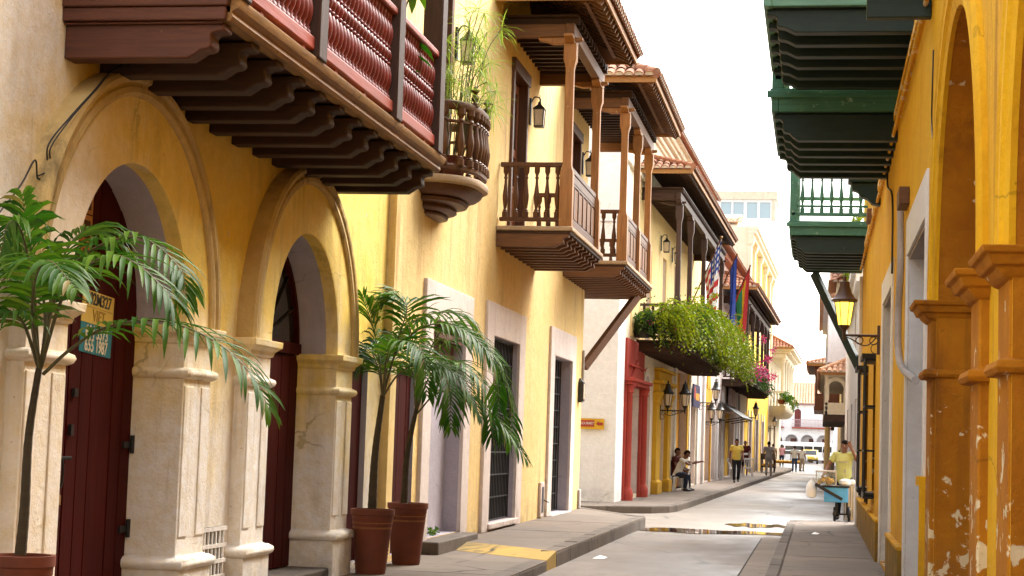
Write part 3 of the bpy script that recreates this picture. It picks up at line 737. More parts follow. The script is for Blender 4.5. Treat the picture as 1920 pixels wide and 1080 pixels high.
def planks(m, c, r, z0, zs, ya, yb, n, x0, x1, ztop=None):
    for i in range(n):
        a = ya + (yb - ya) * i / n + .004; b = ya + (yb - ya) * (i + 1) / n - .004
        if ztop: poly = [(a, z0), (b, z0), (b, ztop), (a, ztop)]
        else: poly = [(a, z0), (b, z0)] + [(b + (a - b) * k / 4, zs + math.sqrt(max(.0004, r * r - (b + (a - b) * k / 4 - c) ** 2))) for k in range(5)]
        dx = rnd.uniform(-.004, .004); m.prism(poly, 'x', x0 + dx, x1 + dx)
c, r, zs = ARC[0]
d = MB(); planks(d, y(c), r - .005, .14, zs, y(c - r + .01), y(11.89), 5, -.35, -.30); D1 = d.build('door', M['door'], B1, bevel=.004)
d = MB(); planks(d, y(c), r - .005, .14, zs, y(11.91), y(c + r - .01), 6, -.35, -.30); d.build('door_leaf', M['door'], D1, bevel=.004)
h = MB(); h.box(-.295, -.27, y(11.93), y(11.98), 1.52, 1.60); h.tube([(-.285, y(11.6), 1.36), (-.27, y(11.95), 1.36)], .012, 6); h.box(-.295, -.27, y(11.96), y(12.02), 1.80, 1.86)
h.build('bolt', M['iron'], D1)
h = MB(); h.tube([(-.27, y(11.78) + .05 * cos(a), 1.25 + .11 * sin(a)) for a in [pi * i / 6 for i in range(-2, 9)]], .009, 6); h.build('hasp', M['iron'], D1)
h = MB(); h.box(-.29, -.262, y(11.75), y(11.80), 1.03, 1.10); h.tube([(-.276, y(11.76), 1.10), (-.276, y(11.762), 1.135), (-.276, y(11.788), 1.135), (-.276, y(11.79), 1.10)], .005, 6); h.build('padlock', M['goldtrim'], D1)
for z in (1.43, .78):
    h = MB(); h.box(-.297, -.28, y(12.95), y(13.1), z, z + .05); h.tube([(-.275, y(13.1), z - .04), (-.275, y(13.1), z + .1)], .018, 8); h.build('hinge', M['iron'], D1)
c, r, zs = ARC[1]
d = MB(); planks(d, y(c), r, .24, zs, y(c - r + .02), y(c), 4, -.35, -.30, 2.38); planks(d, y(c), r, .24, zs, y(c), y(c + r - .02), 4, -.35, -.30, 2.38)
D2 = d.build('door', M['door'], B1, bevel=.004)
t_ = MB(); t_.box(-.36, -.27, y(c - r + .01), y(c + r - .01), 2.385, 2.50); t_.ring(y(c), zs, [(r - .01, -.345), (r - .01, -.29), (r - .075, -.29), (r - .075, -.345)], 0, pi, 28); t_.build('transom_frame', M['door'], D2)
g = MB(); g.prism([(y(c) + (r - .08) * cos(pi * i / 24), 2.50 + (r - .18) * sin(pi * i / 24)) for i in range(25)], 'x', -.35, -.335); g.build('fanlight', M['darkglass'], D2)
g = MB()
for i in range(1, 8): a = pi * i / 8; g.bar((-.325, y(c), 2.5), (-.325, y(c) + (r - .1) * cos(a), 2.5 + (r - .18) * sin(a)), .018)
g.build('fanlight_bars', M['iron'], D2)
h = MB(); h.box(-.297, -.27, y(16.36), y(16.41), 1.27, 1.33); h.box(-.297, -.275, y(16.45), y(16.5), 1.27, 1.31); h.build('bolt', M['iron'], D2)
d = MB(); planks(d, 0, 0, .2, 0, y(18.36), y(19.24), 5, -.10, -.06, 2.36); d.build('side_door', M['door'], B1)
MB().box(-.3, .13, y(15.33), y(17.5), .05, .235).build('doorstep', M['kerb'], B1, bevel=.02)
# ventilation grille in the wall
v = MB(); ya, yb, za, zb = y(13.98), y(14.5), .36, .78
for i in range(6): yy = ya + .03 + (yb - ya - .06) * i / 5; v.box(.022, .036, yy - .012, yy + .012, za, zb)
for z in (za, za + .13, za + .26, zb - .02): v.box(.02, .042, ya - .03, yb + .03, z - .012, z + .02)
vg = v.build('vent_grille', M['cream'], B1)
MB().box(-.002, .006, ya, yb, za, zb).build('vent_hole', M['black'], vg)
# --- red balcony
XO = 1.17; Y0, Y1 = 10.86, 17.3
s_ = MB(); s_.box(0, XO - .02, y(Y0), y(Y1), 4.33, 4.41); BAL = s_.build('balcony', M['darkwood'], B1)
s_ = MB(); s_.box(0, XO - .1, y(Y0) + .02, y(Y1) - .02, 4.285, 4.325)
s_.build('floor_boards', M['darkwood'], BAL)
pr = [(XO - .1, 4.27), (XO - .02, 4.275), (XO + .0, 4.30), (XO - .01, 4.335), (XO + .03, 4.36), (XO + .05, 4.40), (XO + .05, 4.42), (XO - .1, 4.42)]
s_ = MB(); s_.prism([(a, b) for a, b in pr], 'y', y(Y0) - .0, y(Y1) + .05); s_.build('edge_moulding', M['goldtrim'], BAL, ang=30)
s_ = MB()
for z0, z1, e in ((4.27, 4.36, .045), (4.363, 4.42, .06), (4.25, 4.268, .02)): s_.box(0, XO - .08 + e, y(Y0) - e, y(Y0) - .002, z0, z1)
s_.build('end_fascia', M['brownboard'], BAL, bevel=.01)
jm = joist_mesh(1, XO - .06, .235, .17, .3); j0 = None
for i in range(12):
    yy = 10.98 + .565 * i
    if i == 0: j0 = jm.build('joist', M['brownboard'], BAL, bevel=.012, loc=(0, y(yy - .02), 4.262))
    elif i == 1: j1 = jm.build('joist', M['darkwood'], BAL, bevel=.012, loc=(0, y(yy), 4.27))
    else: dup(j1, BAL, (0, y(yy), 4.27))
rl = MB(); rl.box(XO - .09, XO + .03, y(Y0) + .02, y(Y1 - .3) + .1, 4.475, 4.58); rl.box(0, XO - .1, y(Y0) + .02, y(Y0) + .13, 4.475, 4.58)
rl.build('base_rail', M['railred'], BAL, bevel=.012)
rl = MB(); rl.box(XO - .10, XO + .045, y(Y0), y(17.08), 5.36, 5.43); rl.box(0, XO - .105, y(Y0), y(Y0) + .14, 5.36, 5.43)
rl.build('top_rail', M['railred'], BAL, bevel=.02)
bl = MB(); [bl.box(XO - .07, XO + .01, y(q), y(q) + .07, 4.42, 4.475) for q in (11.4, 12.4, 13.3, 14.2, 15.6, 16.5)]; bl.build('rail_block', M['railred'], BAL)
pp = [10.93, 12.75, 15.24, 17.0]; p0 = None
for yy in pp:
    if p0 is None: p0 = MB().box(-.1, .1, -.11, .11, 0, 3.6).build('post', M['postdark'], BAL, bevel=.012, loc=(XO - .03, y(yy), 4.42))
    else: dup(p0, BAL, (XO - .03, y(yy), 4.42))
bm = MB().lathe([(r * 1.04, z * .80) for r, z in RED_PROF], n=12); b0 = None
for a, b in zip(pp, pp[1:]):
    n = round((b - a - .22) / .108)
    for i in range(n):
        yy = a + .11 + (b - a - .22) * (i + .5) / n
        if b0 is None: b0 = bm.build('baluster', M['balred'], BAL, loc=(XO - .03, y(yy), 4.58), ang=60)
        else: dup(b0, BAL, (XO - .03, y(yy), 4.58))
for i in range(8): dup(b0, BAL, (.08 + .115 * i, y(Y0) + .075, 4.58))
MB().bar((XO - .03, y(10.8), 8.1), (XO - .03, y(17.2), 8.1), .15, .2).build('beam', M['postdark'], BAL)
roof_shed(BAL, 1, 1.9, 0, y(10.3), y(17.8), 8.35, .8, M['tile'], M['joist'])
# posters on the door
def poster(loc, w, label, clip=False):
    t = thing('poster', label, 'poster', loc, 0, 'phone number posters on the red door'); k = .0
    MB().box(0, .004, -w / 2, w / 2, .22, .46).build('poster_top', M['flyer'], t); MB().box(0, .0045, -w / 2, w / 2, 0, .218).build('poster_bottom', M['teal'], t)
    rot = (R(90), 0, R(90))
    text_mesh('302M327', .125, M['inkdark'], t, (.007, 0, .40), rot, sx=.98)
    text_mesh('VIET', .12, M['inkfaint'], t, (.007, .02, .28), rot, sx=1.0)
    MB().box(.001, .006, -w / 2, w / 2, .338, .343).build('poster_rule', M['inkfaint'], t)
    text_mesh('664 5373', .135, M['inkcream'], t, (.008, 0, .155), rot, sx=.82); text_mesh('655 1987', .135, M['inkcream'], t, (.008, 0, .055), rot, sx=.82)
    return t
M['flyer'] = plain('poster_yellow_paper', (.72, .5, .1), .6, var=.12); M['teal'] = plain('poster_teal_print', (.02, .19, .22), .55, var=.1)
M['inkdark'] = plain('dark_poster_ink', (.06, .07, .05), .6); M['inkfaint'] = plain('ochre_poster_ink', (.45, .28, .04), .6); M['inkcream'] = plain('cream_poster_ink', (.8, .7, .5), .6)
p = poster((X1 - .297, 12.33, 2.12), .58, 'yellow and teal phone number poster pasted on the right leaf of the oxblood door'); p.rotation_euler = (R(-3), 0, 0)
p = poster((X1 - .297, 11.47, 1.93), .58, 'yellow and teal phone number poster on the left leaf, half hidden by the pilaster'); p.rotation_euler = (R(2), 0, 0)
t = thing('handbill', 'small orange picture handbills glued in a column near the top of the arch door', 'handbill', (X1 - .297, 12.0, 2.72))
h = MB(); [h.box(0, .003, -.16, .16, z, z + .2) for z in (0, .21, .42)]; h.build('paper', plain('orange_paper', (.55, .26, .08), .6, var=.3), t)
h = MB(); [h.box(.002, .005, yy - .055, yy + .055, z + .03, z + .16) for z in (0, .21, .42) for yy in (-.08, .07)]; h.build('print', plain('handbill_print', (.09, .03, .02), .6, var=.5, sc=30), t)
# loose cable on the wall
cb = MB(); pts = [(X1 + .19, 12.3, 4.2), (X1 + .2, 11.9, 4.23), (X1 + .2, 11.5, 4.14), (X1 + .19, 11.2, 4.0), (X1 + .19, 10.95, 3.82), (X1 + .16, 10.68, 3.6), (X1 + .1, 10.5, 3.38), (X1 + .09, 10.54, 3.22), (X1 + .08, 10.42, 3.15), (X1 + .08, 10.36, 3.26), (X1 + .05, 10.22, 3.06), (X1 + .03, 9.8, 2.72)]
cb.tube(catmull(pts, 70), .006, 6); cb.tube(catmull([(p[0] + .015, p[1] + .03 * sin(i * 2.1), p[2] + .03 * cos(i * 1.7)) for i, p in enumerate(pts[:9])], 50), .005, 6)
tag(cb.build('electric_cable', M['black']), 'loose black twisted cable looping down the wall beside the nearest arch', 'cable')

# ================================================================== YELLOW BALCONY HOUSE
X2 = -4.9; o = 28.0
B2 = thing('balcony_house', 'warm yellow house with two roofed brown timber balconies and a small curved one', 'house', (X2, o, 0))
y = lambda Y: Y - o
m = MB()
wall_open(m, 1, 0, y(19.915), y(36.7), 0, 9.2, [('rect', y(20.2), y(21.2), .2, 2.4), ('rect', y(21.95), y(24.05), .3, 3.1), ('rect', y(26.2), y(28.55), .32, 3.15), ('rect', y(32.5), y(34.9), .22, 3.18),
    ('rect', y(27.3), y(28.55), 4.9, 7.5), ('rect', y(34.0), y(35.2), 5.12, 7.7), ('rect', y(21.15), y(22.4), 4.95, 7.6)], .32)
m.build('wall', [M['yellow'], M['lilac']], B2, ang=30)
for a, b, za, zb, w, tp, mt in ((21.95, 24.05, .2, 3.1, .48, .48, 'pinkwhite'), (26.2, 28.55, .2, 3.15, .55, .5, 'pinkwhite'), (32.5, 34.9, .2, 3.18, .5, .52, 'pinkwhite')):
    m = MB(); frame_rect(m, 1, 0, y(a), y(b), za, zb, w, .05, tp); m.build('door_surround', M[mt], B2, bevel=.01)
m = MB(); m.box(-.25, -.2, y(21.96), y(24.04), .3, 3.09); m.build('blocked_doorway', M['lilac'], B2)
m = MB(); m.box(-.19, .02, y(22.2), y(24.0), 2.86, 2.96); m.box(-.19, -.1, y(22.3), y(23.9), 2.5, 2.85); m.build('lintel_board', M['brownboard'], B2)
MB().box(-.2, .28, y(21.6), y(24.2), .1, .29).build('doorstep', M['kerb'], B2, bevel=.02)
d = MB(); planks(d, 0, 0, .2, 0, y(20.21), y(21.19), 5, -.10, -.06, 2.39); d.build('side_door', M['door'], B2)
def iron_grid(parent, a, b, za, zb, nv, nh, x):
    g = MB()
    for i in range(nv + 1): yy = a + (b - a) * i / nv; g.box(x, x + .018, yy - .009, yy + .009, za, zb)
    for i in range(nh + 1): z = za + (zb - za) * i / nh; g.box(x - .006, x + .024, a, b, z - .011, z + .011)
    gr = g.build('iron_gate', M['iron'], parent)
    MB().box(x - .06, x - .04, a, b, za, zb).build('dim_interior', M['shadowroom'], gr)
iron_grid(B2, y(26.22), y(28.53), .34, 3.13, 17, 8, -.09)
iron_grid(B2, y(32.52), y(34.88), .24, 3.16, 8, 9, -.2)
m = MB(); m.box(-.3, .09, y(26.1), y(28.65), .235, .318); m.box(-.3, .09, y(32.4), y(35.0), .17, .218); m.build('threshold', M['pinkwhite'], B2, bevel=.01)
def timber_door(parent, a, b, za, zb, nm_='upper_door'):
    f = MB(); w = .11; f.box(-.32, .045, a - w, a + .02, za, zb + .0); f.box(-.32, .045, b - .02, b + w, za, zb); f.box(-.32, .07, a - w - .03, b + w + .03, zb - .02, zb + .18)
    dr = f.build(nm_, M['railwood'], parent, bevel=.01)
    mid = (a + b) / 2
    for p, q in ((a + .02, mid - .004), (mid + .004, b - .02)):
        l = MB(); st = .09
        l.box(-.16, -.11, p, p + st, za, zb - .03); l.box(-.16, -.11, q - st, q, za, zb - .03)
        for t0, t1 in ((0, .07), (.28, .33), (.52, .57), (.94, 1)): l.box(-.158, -.112, p + st, q - st, za + (zb - za - .04) * t0, za + (zb - za - .04) * t1)
        lf = l.build('door_leaf', M['panelred'], dr, bevel=.006)
        g = MB(); g.box(-.145, -.135, p + st, q - st, za + (zb - za) * .3, zb - .12); g.build('door_glass', M['darkglass'], dr)
        g = MB(); g.box(-.15, -.13, p + st, q - st, za + .05, za + (zb - za) * .3); g.build('door_panel', M['panelred'], dr)
    return dr
M['panelred'] = wood('reddish_door_timber', (.27, .085, .028), (.17, .05, .018), rough=.4)
timber_door(B2, y(27.3), y(28.55), 4.9, 7.48); timber_door(B2, y(34.0), y(35.2), 5.12, 7.68); timber_door(B2, y(21.15), y(22.4), 4.95, 7.58)
BAY3 = wood_balcony(B2, 1, 1.18, y(26.25), y(30.15), 4.84, [y(26.42), y(29.75)], 7.88, 1.66, (y(25.6), y(30.05)), 8.3, .8, 10)
BAY4 = wood_balcony(B2, 1, 1.25, y(33.4), y(38.75), 5.07, [y(33.55), y(36.0), y(38.4)], 8.15, 1.74, (y(32.8), y(38.75)), 8.55, .8, 14, sides=5)
m = MB(); m.box(-2.5, -.002, y(36.72), y(38.74), 5.0, 5.068); m.box(-2.5, -.002, y(36.72), y(38.7), 4.93, 4.99)
for i in range(7): yy = 36.85 + .3 * i; m.box(-2.5, -.002, y(yy), y(yy) + .12, 4.76, 4.93)
m.build('corner_return_floor', M['joist'], BAY4)
m = MB(); m.bar((.02, y(36.74), 3.15), (.98, y(38.0), 4.78), .13, .17); m.build('corner_strut', M['joist'], BAY4, bevel=.01)
m = MB(); m.box(-.04, .05, y(36.5), y(36.74), .2, .6); m.tube([(.03, y(36.6), 2.75), (.03, y(36.62), 3.5)], .03, 8); m.build('corner_guard', M['grey'], B2, bevel=.02)
# small curved balcony
cy = 21.8; HW = .92; DP = .67
def jul(f, n=28):
    return [((DP * f) * max(0, 1 - abs(-1 + 2 * i / n) ** 3.2) ** .62 - .0, y(cy) + HW * (.35 + .65 * f) * (-1 + 2 * i / n)) for i in range(n + 1)]
def loft(m, levels):
    vs = []; n = 29
    for z, f in levels: vs += [(a, b, z) for a, b in jul(f)]
    fs = [(j * n + i, j * n + i + 1, (j + 1) * n + i + 1, (j + 1) * n + i) for j in range(len(levels) - 1) for i in range(n - 1)]
    fs += [tuple(range(n)), tuple((len(levels) - 1) * n + i for i in range(n))]
    m.add(vs, fs)
m = MB(); loft(m, [(4.72, .93), (4.74, .99), (4.78, 1.01), (4.82, .99), (4.825, .96)]); JB = m.build('curved_balcony', M['slabtrim'], B2, ang=40)
m = MB(); loft(m, [(4.36, .12), (4.375, .24), (4.40, .26), (4.41, .2), (4.44, .38), (4.46, .42), (4.5, .40), (4.53, .6), (4.57, .64), (4.58, .56), (4.62, .78), (4.66, .86), (4.70, .90), (4.718, .9)]); m.build('curved_corbel', M['railwood'], JB, ang=40)
def rail_path(f, z): return [(a, b, z) for a, b in jul(f)]
m = MB(); m.tube(rail_path(.93, 4.92), .05, 6, flat=.6); m.build('lower_rail', M['railwood'], JB); m = MB(); m.tube(rail_path(.93, 5.70), .06, 8, flat=.6); m.tube(rail_path(.93, 5.5), .022, 6); m.build('top_rail', M['railwood'], JB)
bb = baluster_mesh(.72, 1.25); q0 = None; P = jul(.93, 60)
for i in (3, 8, 13, 18, 23, 28, 33, 38, 43, 48, 53, 57):
    lc = (P[i][0], P[i][1], 4.95)
    if q0 is None: q0 = bb.build('baluster', M['railwood'], JB, loc=lc)
    else: dup(q0, JB, lc)
for i in (16, 44): MB().lathe([(.05, 0), (.05, .04), (.02, .06), (.05, .1), (.05, .12), (.02, .16), (.055, .2), (.055, .215), (.02, .23), (.03, .25), (.004, .27)], (P[i][0], P[i][1], 5.73), 10).build('finial', M['railwood'], JB)
# wall lanterns of the balcony house
def carriage_lamp(label, Y, z, x=X2, grp=None):
    t = thing('wall_lantern', label, 'wall lantern', (x, Y, z), 0, grp)
    f = MB(); f.box(0, .03, -.05, .05, .05, .5); f.tube(catmull([(.02, 0, .42), (.08, 0, .52), (.17, 0, .5), (.18, 0, .44)], 14), .012, 6); f.tube([(.17, 0, .44), (.17, 0, .56)], .008, 6)
    f.build('bracket', M['black'], t)
    MB().stack([(.02, .10, .24, -.07, .07), (.30, .085, .255, -.085, .085)]).build('lamp_glass', M['glasswarm'], t)
    f = MB()
    for a, b in ((.085, -.085), (.255, -.085), (.085, .085), (.255, .085)): f.bar((.17 + (a - .17) * .84, b * .84, .0), (a, b, .31), .016)
    f.stack([(0, .09, .25, -.08, .08), (.025, .085, .255, -.085, .085)]); f.stack([(.30, .07, .27, -.1, .1), (.32, .07, .27, -.1, .1), (.39, .14, .2, -.03, .03), (.44, .15, .19, -.02, .02)]); f.build('lamp_frame', M['black'], t)
    return t
carriage_lamp('black wall lantern with frosted glass beside the leafy curved balcony', 22.85, 6.6); carriage_lamp('black wall lantern right of the panelled upper door on the roofed balcony', 29.0, 6.85); carriage_lamp('small black wall lantern at the far door of the corner balcony', 35.75, 7.05)
t = thing('number_lamp', 'small framed number lantern fixed to the corner of the yellow house', 'wall lamp', (X2 + .01, 36.25, 2.4))
MB().stack([(0, 0, .04, -.1, .1), (.03, 0, .1, -.13, .13), (.42, 0, .1, -.13, .13), (.46, 0, .05, -.06, .06), (.5, 0, .03, -.02, .02)]).build('case', M['black'], t); MB().box(.06, .106, -.09, .09, .07, .38).build('pane', M['glasswarm'], t)
t = thing('meter_box', 'narrow white meter box with a dark slot, low on the yellow wall', 'meter box', (X2 + .002, 31.45, .22))
MB().box(0, .05, -.2, .2, 0, .62).build('case', M['pinkwhite'], t, bevel=.01); MB().box(.045, .056, -.1, .1, .08, .54).build('slot', M['black'], t); MB().tube([(.06, .1, .3), (.12, .25, .26)], .012, 6).build('tap', M['iron'], t)
# ================================================================== BLOCK BEYOND THE SIDE STREET (own axis, v metres along it)
def house(name, label, v0): return thing(name, label, 'house', b2(v0), -PA)
# ---- corner house
HA = house('corner_house', 'white cornered house with a red columned doorway below a balcony of hanging ferns', 0)
m = MB(); wall_open(m, 1, 0, -1.15, 21.5, 0, 10.7, [('rect', .75, 3.5, .25, 3.05), ('arch', 5.05, .72, .25, 2.75), ('rect', 7.95, 9.9, .2, 3.0), ('rect', 13.4, 17.2, .15, 4.05), ('rect', 18.4, 20.6, .2, 3.1),
    ('rect', 8.3, 9.3, 4.4, 7.15), ('rect', 11.6, 12.6, 4.4, 7.25), ('rect', 4.3, 5.4, 4.4, 7.0), ('rect', 16.3, 17.3, 4.4, 7.0)], .35, back=-9)
m.build('wall', [M['peach'], M['pinkwhite']], HA)
MB().box(-9, .03, -1.2, -1.13, 0, 10.72).build('end_wall', M['white'], HA)
MB().box(-.3, .032, -1.13, .1, 0, 10.7).build('corner_strip', M['white'], HA)
q = MB(); q.box(-7, -.5, -1.24, -1.2, 3.62, 3.66); q.box(-3, -.2, -1.225, -1.2, 7.0, 7.03); q.box(-.85, -.75, -1.215, -1.195, 2.7, 2.76); q.build('wall_crack', M['grey'], HA)
m = MB(); wall_open(m, 1, .03, 1.2, 21.5, 4.36, 8.5, [('rect', 8.3, 9.3, 4.4, 7.15), ('rect', 11.6, 12.6, 4.4, 7.25), ('rect', 4.3, 5.4, 4.4, 7.0), ('rect', 16.3, 17.3, 4.4, 7.0)], .028, back=-.2); m.build('upper_wall', M['yellow'], HA)
m = MB(); m.box(-.01, .05, -1.13, 21.5, 8.7, 10.1); 
for z0, z1, e in ((8.6, 8.7, .12), (10.1, 10.2, .12), (10.2, 10.32, .2), (10.35, 10.45, .3), (10.45, 10.62, .38)): m.box(-.01, e, -1.25, 21.52, z0, z1)
m.build('cornice', M['oldwhite'], HA, bevel=.02)
m = MB(); tile_slope(m, (.55, -1.3, 10.68), (.55, 21.5, 10.68), (-1, 0, .42), 2.4); m.build('roof', [M['tilered'], M['mortar']], HA)
m = MB(); m.box(-3, .5, -1.3, 21.5, 10.6, 10.66); m.build('eave_board', M['oldwhite'], HA)
for a, b, zt in ((8.3, 9.3, 7.15), (11.6, 12.6, 7.25), (4.3, 5.4, 7.0), (16.3, 17.3, 7.0)):
    d = MB(); d.box(-.2, -.15, a, b, 4.4, zt); k = d.build('upper_door', M['panelred'], HA); g = MB(); g.box(-.16, -.14, a + .12, b - .12, 5.3, zt - .15); g.build('door_glass', M['darkglass'], k)
# red columned doorway
d = MB(); d.box(0, .07, .15, 3.95, .15, 4.25); d.box(0, .06, .12, .74, .15, 3.9); RD = None
m = MB(); frame_rect(m, 1, 0, .75, 3.5, .15, 3.05, .5, .07, 1.2); RD = m.build('red_doorway', M['red'], HA)
m = MB()
for yy in (.5, 3.75): m.lathe([(.17, .15), (.18, .3), (.16, .42), (.12, .46), (.115, .55), (.105, 2.85), (.14, 2.88), (.12, 2.94), (.16, 3.02), (.18, 3.06)], (.10, yy, 0), 12)
m.build('column', M['red'], RD, ang=50)
m = MB(); m.box(0, .22, .2, 4.05, 3.07, 3.16); m.box(0, .29, .12, 4.13, 3.16, 3.24); m.prism([(.9, 3.26), (3.4, 3.26), (2.15, 3.75)], 'x', 0, .13); m.box(0, .16, .6, 3.7, 3.55, 3.6); m.build('pediment', M['red'], RD, bevel=.01)
d = MB(); planks(d, 0, 0, .25, 0, .77, 3.48, 6, -.32, -.26, 3.03); d.build('front_door', M['reddoor'], HA)
d = MB(); planks(d, 5.05, .71, .26, 2.75, 4.34, 5.76, 4, -.2, -.14); d.build('arched_door', M['reddoor'], HA)
m = MB(); m.ring(5.05, 2.75, [(.724, -.01), (.724, .05), (.95, .05), (.95, -.01)]); m.box(-.01, .05, 4.1, 4.32, .15, 2.75); m.box(-.01, .05, 5.78, 6.0, .15, 2.75); m.build('arch_trim', M['pinkwhite'], HA)
# yellow classical doorway
m = MB()
for ya, yb in ((6.85, 7.9), (9.95, 10.75)):
    m.stack([(.15, -.01, .2, ya - .06, yb + .06), (.5, -.01, .2, ya - .06, yb + .06), (.55, -.01, .13, ya, yb), (2.75, -.01, .13, ya, yb)])
    m.stack([(2.75, -.01, .17, ya - .03, yb + .03), (2.85, -.01, .15, ya, yb), (2.95, -.01, .2, ya - .06, yb + .06), (3.1, -.01, .26, ya - .1, yb + .1)])
m.box(-.01, .17, 6.85, 10.75, 3.1, 3.34); m.box(-.01, .3, 6.7, 10.9, 3.34, 3.44); m.box(-.01, .15, 7.1, 10.5, 3.44, 3.72); m.box(-.01, .28, 6.9, 10.7, 3.72, 3.8)
m.build('yellow_doorway', M['mustard'], HA, bevel=.015)
m = MB(); m.box(-.3, -.25, 7.96, 9.9, .2, 2.99); m.build('passage_back', M['mustard'], HA)
m = MB(); frame_rect(m, 1, 0, 13.4, 17.2, .15, 4.05, .28, .04, .2); m.build('yellow_bay', M['sunyellow'], HA)
m = MB(); planks(m, 0, 0, .15, 0, 13.42, 17.18, 5, -.3, -.25, 3.1); m.box(-.3, -.26, 13.42, 17.18, 3.12, 4.03); m.build('ochre_gate', M['orange'], HA)
m = MB(); m.box(-.3, -.25, 18.41, 20.59, .2, 3.09); m.build('white_shutter', M['pinkwhite'], HA)
m = MB(); [m.box(-.01, .07, a, a + .35, .15, 4.2) for a in (12.6, 17.6, 20.9)]; m.build('white_pilaster', M['white'], HA)
FB = wood_balcony(HA, 1, 1.15, 2.6, 18.4, 4.34, [3.0, 6.3, 10.8, 14.6, 18.0], 8.2, 1.42, (2.0, 18.6), 8.85, .5, 24, tilem='tilered', mats=('postdark', 'postdark', 'postdark', 'darkwood', 'darkwood'), sides=4)
# ---- pink house
HB = house('pink_house', 'pale pink and white shopfront house with the bougainvillea balcony', 21.6)
m = MB(); wall_open(m, 1, 0, 0, 27.4, 0, 9.7, [('rect', 2.9, 5.4, .2, 3.2), ('rect', 6.6, 8.2, .2, 3.0), ('rect', 9.4, 11.2, .2, 3.0), ('rect', 13.8, 19.6, .2, 3.15), ('rect', 23.2, 26.6, .2, 3.3)], .35, back=-9)
m.build('wall', [M['pink'], M['pinkwhite']], HB)
MB().box(-9, .02, -.04, -.002, 0, 9.72).build('end_wall', M['pink'], HB)
m = MB(); m.box(-.3, -.24, 2.92, 5.38, .2, 3.18); k = m.build('ochre_door', M['orange'], HB)
m = MB(); frame_rect(m, 1, 0, 2.9, 5.4, .15, 3.2, .35, .05, .6); m.ring(4.15, 3.8, [(.1, -.01), (.1, .06), (.75, .06), (.75, -.01)]); m.build('ochre_surround', M['mustard'], HB)
m = MB(); [m.box(-.3, -.24, a + .01, b - .01, .2, 2.98) for a, b in ((6.6, 8.2), (9.4, 11.2))]; m.build('white_door', M['grey'], HB)
m = MB(); m.box(-.3, -.24, 13.82, 19.58, .2, 3.13); m.build('mustard_gate', M['mustard'], HB)
m = MB(); m.box(-.3, -.24, 23.22, 26.58, .2, 3.28); m.build('grey_door', M['grey'], HB)
m = MB(); [m.box(-.01, .09, a, a + .5, .15, 4.4) for a in (1.7, 8.5, 11.7, 20.4, 22.3)]; m.box(-.01, .1, 22.3, 27.3, 3.35, 4.4); m.build('white_pilaster', M['white'], HB)
m = MB(); m.box(0, .3, 0, 27.4, 9.5, 9.7); tile_slope(m, (.5, 0, 9.74), (.5, 27.4, 9.74), (-1, 0, .4), 2.0); m.build('roof', [M['tilered'], M['mortar']], HB)
m = MB(); [m.box(-.005, .02, a, a + 1.2, 4.7, 7.2) for a in (4, 8, 12, 16, 20, 24)]; m.build('upper_door', M['brownboard'], HB)
BB = wood_balcony(HB, 1, 1.15, 11.2, 30.4, 4.5, [11.6, 16.2, 20.2, 24.2, 27.3, 30.0], 7.9, 1.55, (9.0, 30.6), 8.35, .7, 20, tilem='tilered', mats=('postdark', 'postdark', 'postdark', 'darkwood', 'darkwood'), sides=4)
# ---- tall yellow house
HC = house('tall_yellow_house', 'tall bright yellow house with white classical pilasters and cornice', 49.2)
m = MB(); wall_open(m, 1, 0, 0, 24.8, 0, 13.2, [('rect', 3.2, 6.2, .2, 3.2), ('rect', 9.8, 13.0, .2, 3.2), ('rect', 16.5, 19.5, .2, 3.2), ('rect', 6, 8, 9.5, 12), ('rect', 12, 14, 9.5, 12)], .35, back=-9)
m.build('wall', [M['sunyellow'], M['pinkwhite']], HC)
m = MB(); [m.box(-.3, -.22, a + .01, b - .01, .2, 3.18) for a, b in ((3.2, 6.2), (9.8, 13.0), (16.5, 19.5))]; m.build('white_door', M['pinkwhite'], HC)
m = MB(); [m.box(-.3, -.22, a, a + 2, 9.5, 12) for a in (6, 12)]; m.build('window', M['darkglass'], HC)
m = MB()
for a in (-.1, 3.6, 9.4, 15.4, 21.0, 24.2): m.stack([(7.5, -.02, .18, a, a + .9), (12.2, -.02, .18, a, a + .9), (12.25, -.02, .24, a - .06, a + .96), (12.6, -.02, .34, a - .12, a + 1.02)])
for z0, z1, e in ((12.6, 12.8, .3), (12.8, 13.0, .45), (13.0, 13.2, .55), (9.0, 9.12, .2)): m.box(-.02, e, -.2, 24.9, z0, z1)
m.build('cornice', M['oldwhite'], HC, bevel=.02)
m = MB(); [m.box(-.01, .05, a - .3, b + .3, .15, 3.6) for a, b in ((3.2, 3.2), (6.2, 6.2), (9.8, 9.8), (13, 13), (16.5, 16.5), (19.5, 19.5))]; m.build('door_trim', M['pinkwhite'], HC)
m = MB(); m.prism([(0, 13.2), (9, 13.2), (6.5, 13.9), (3.5, 14.3), (1.2, 13.9)], 'x', -7, -.6); m.build('attic', M['oldwhite'], HC)
m = MB(); tile_slope(m, (-.45, .2, 13.45), (-7.2, .2, 13.45), (0, .9, .3), 1.6); m.build('attic_roof', [M['tilepale'], M['mortar']], HC)
MB().box(-9, .0, -.05, -.002, 9.6, 13.2).build('end_wall', M['oldwhite'], HC)
m = MB(); m.box(-9, -.1, -.09, -.052, 10.6, 11.0); m.box(-6, -.4, -.12, -.055, 9.9, 10.5); m.build('stained_band', M['grey'], HC)
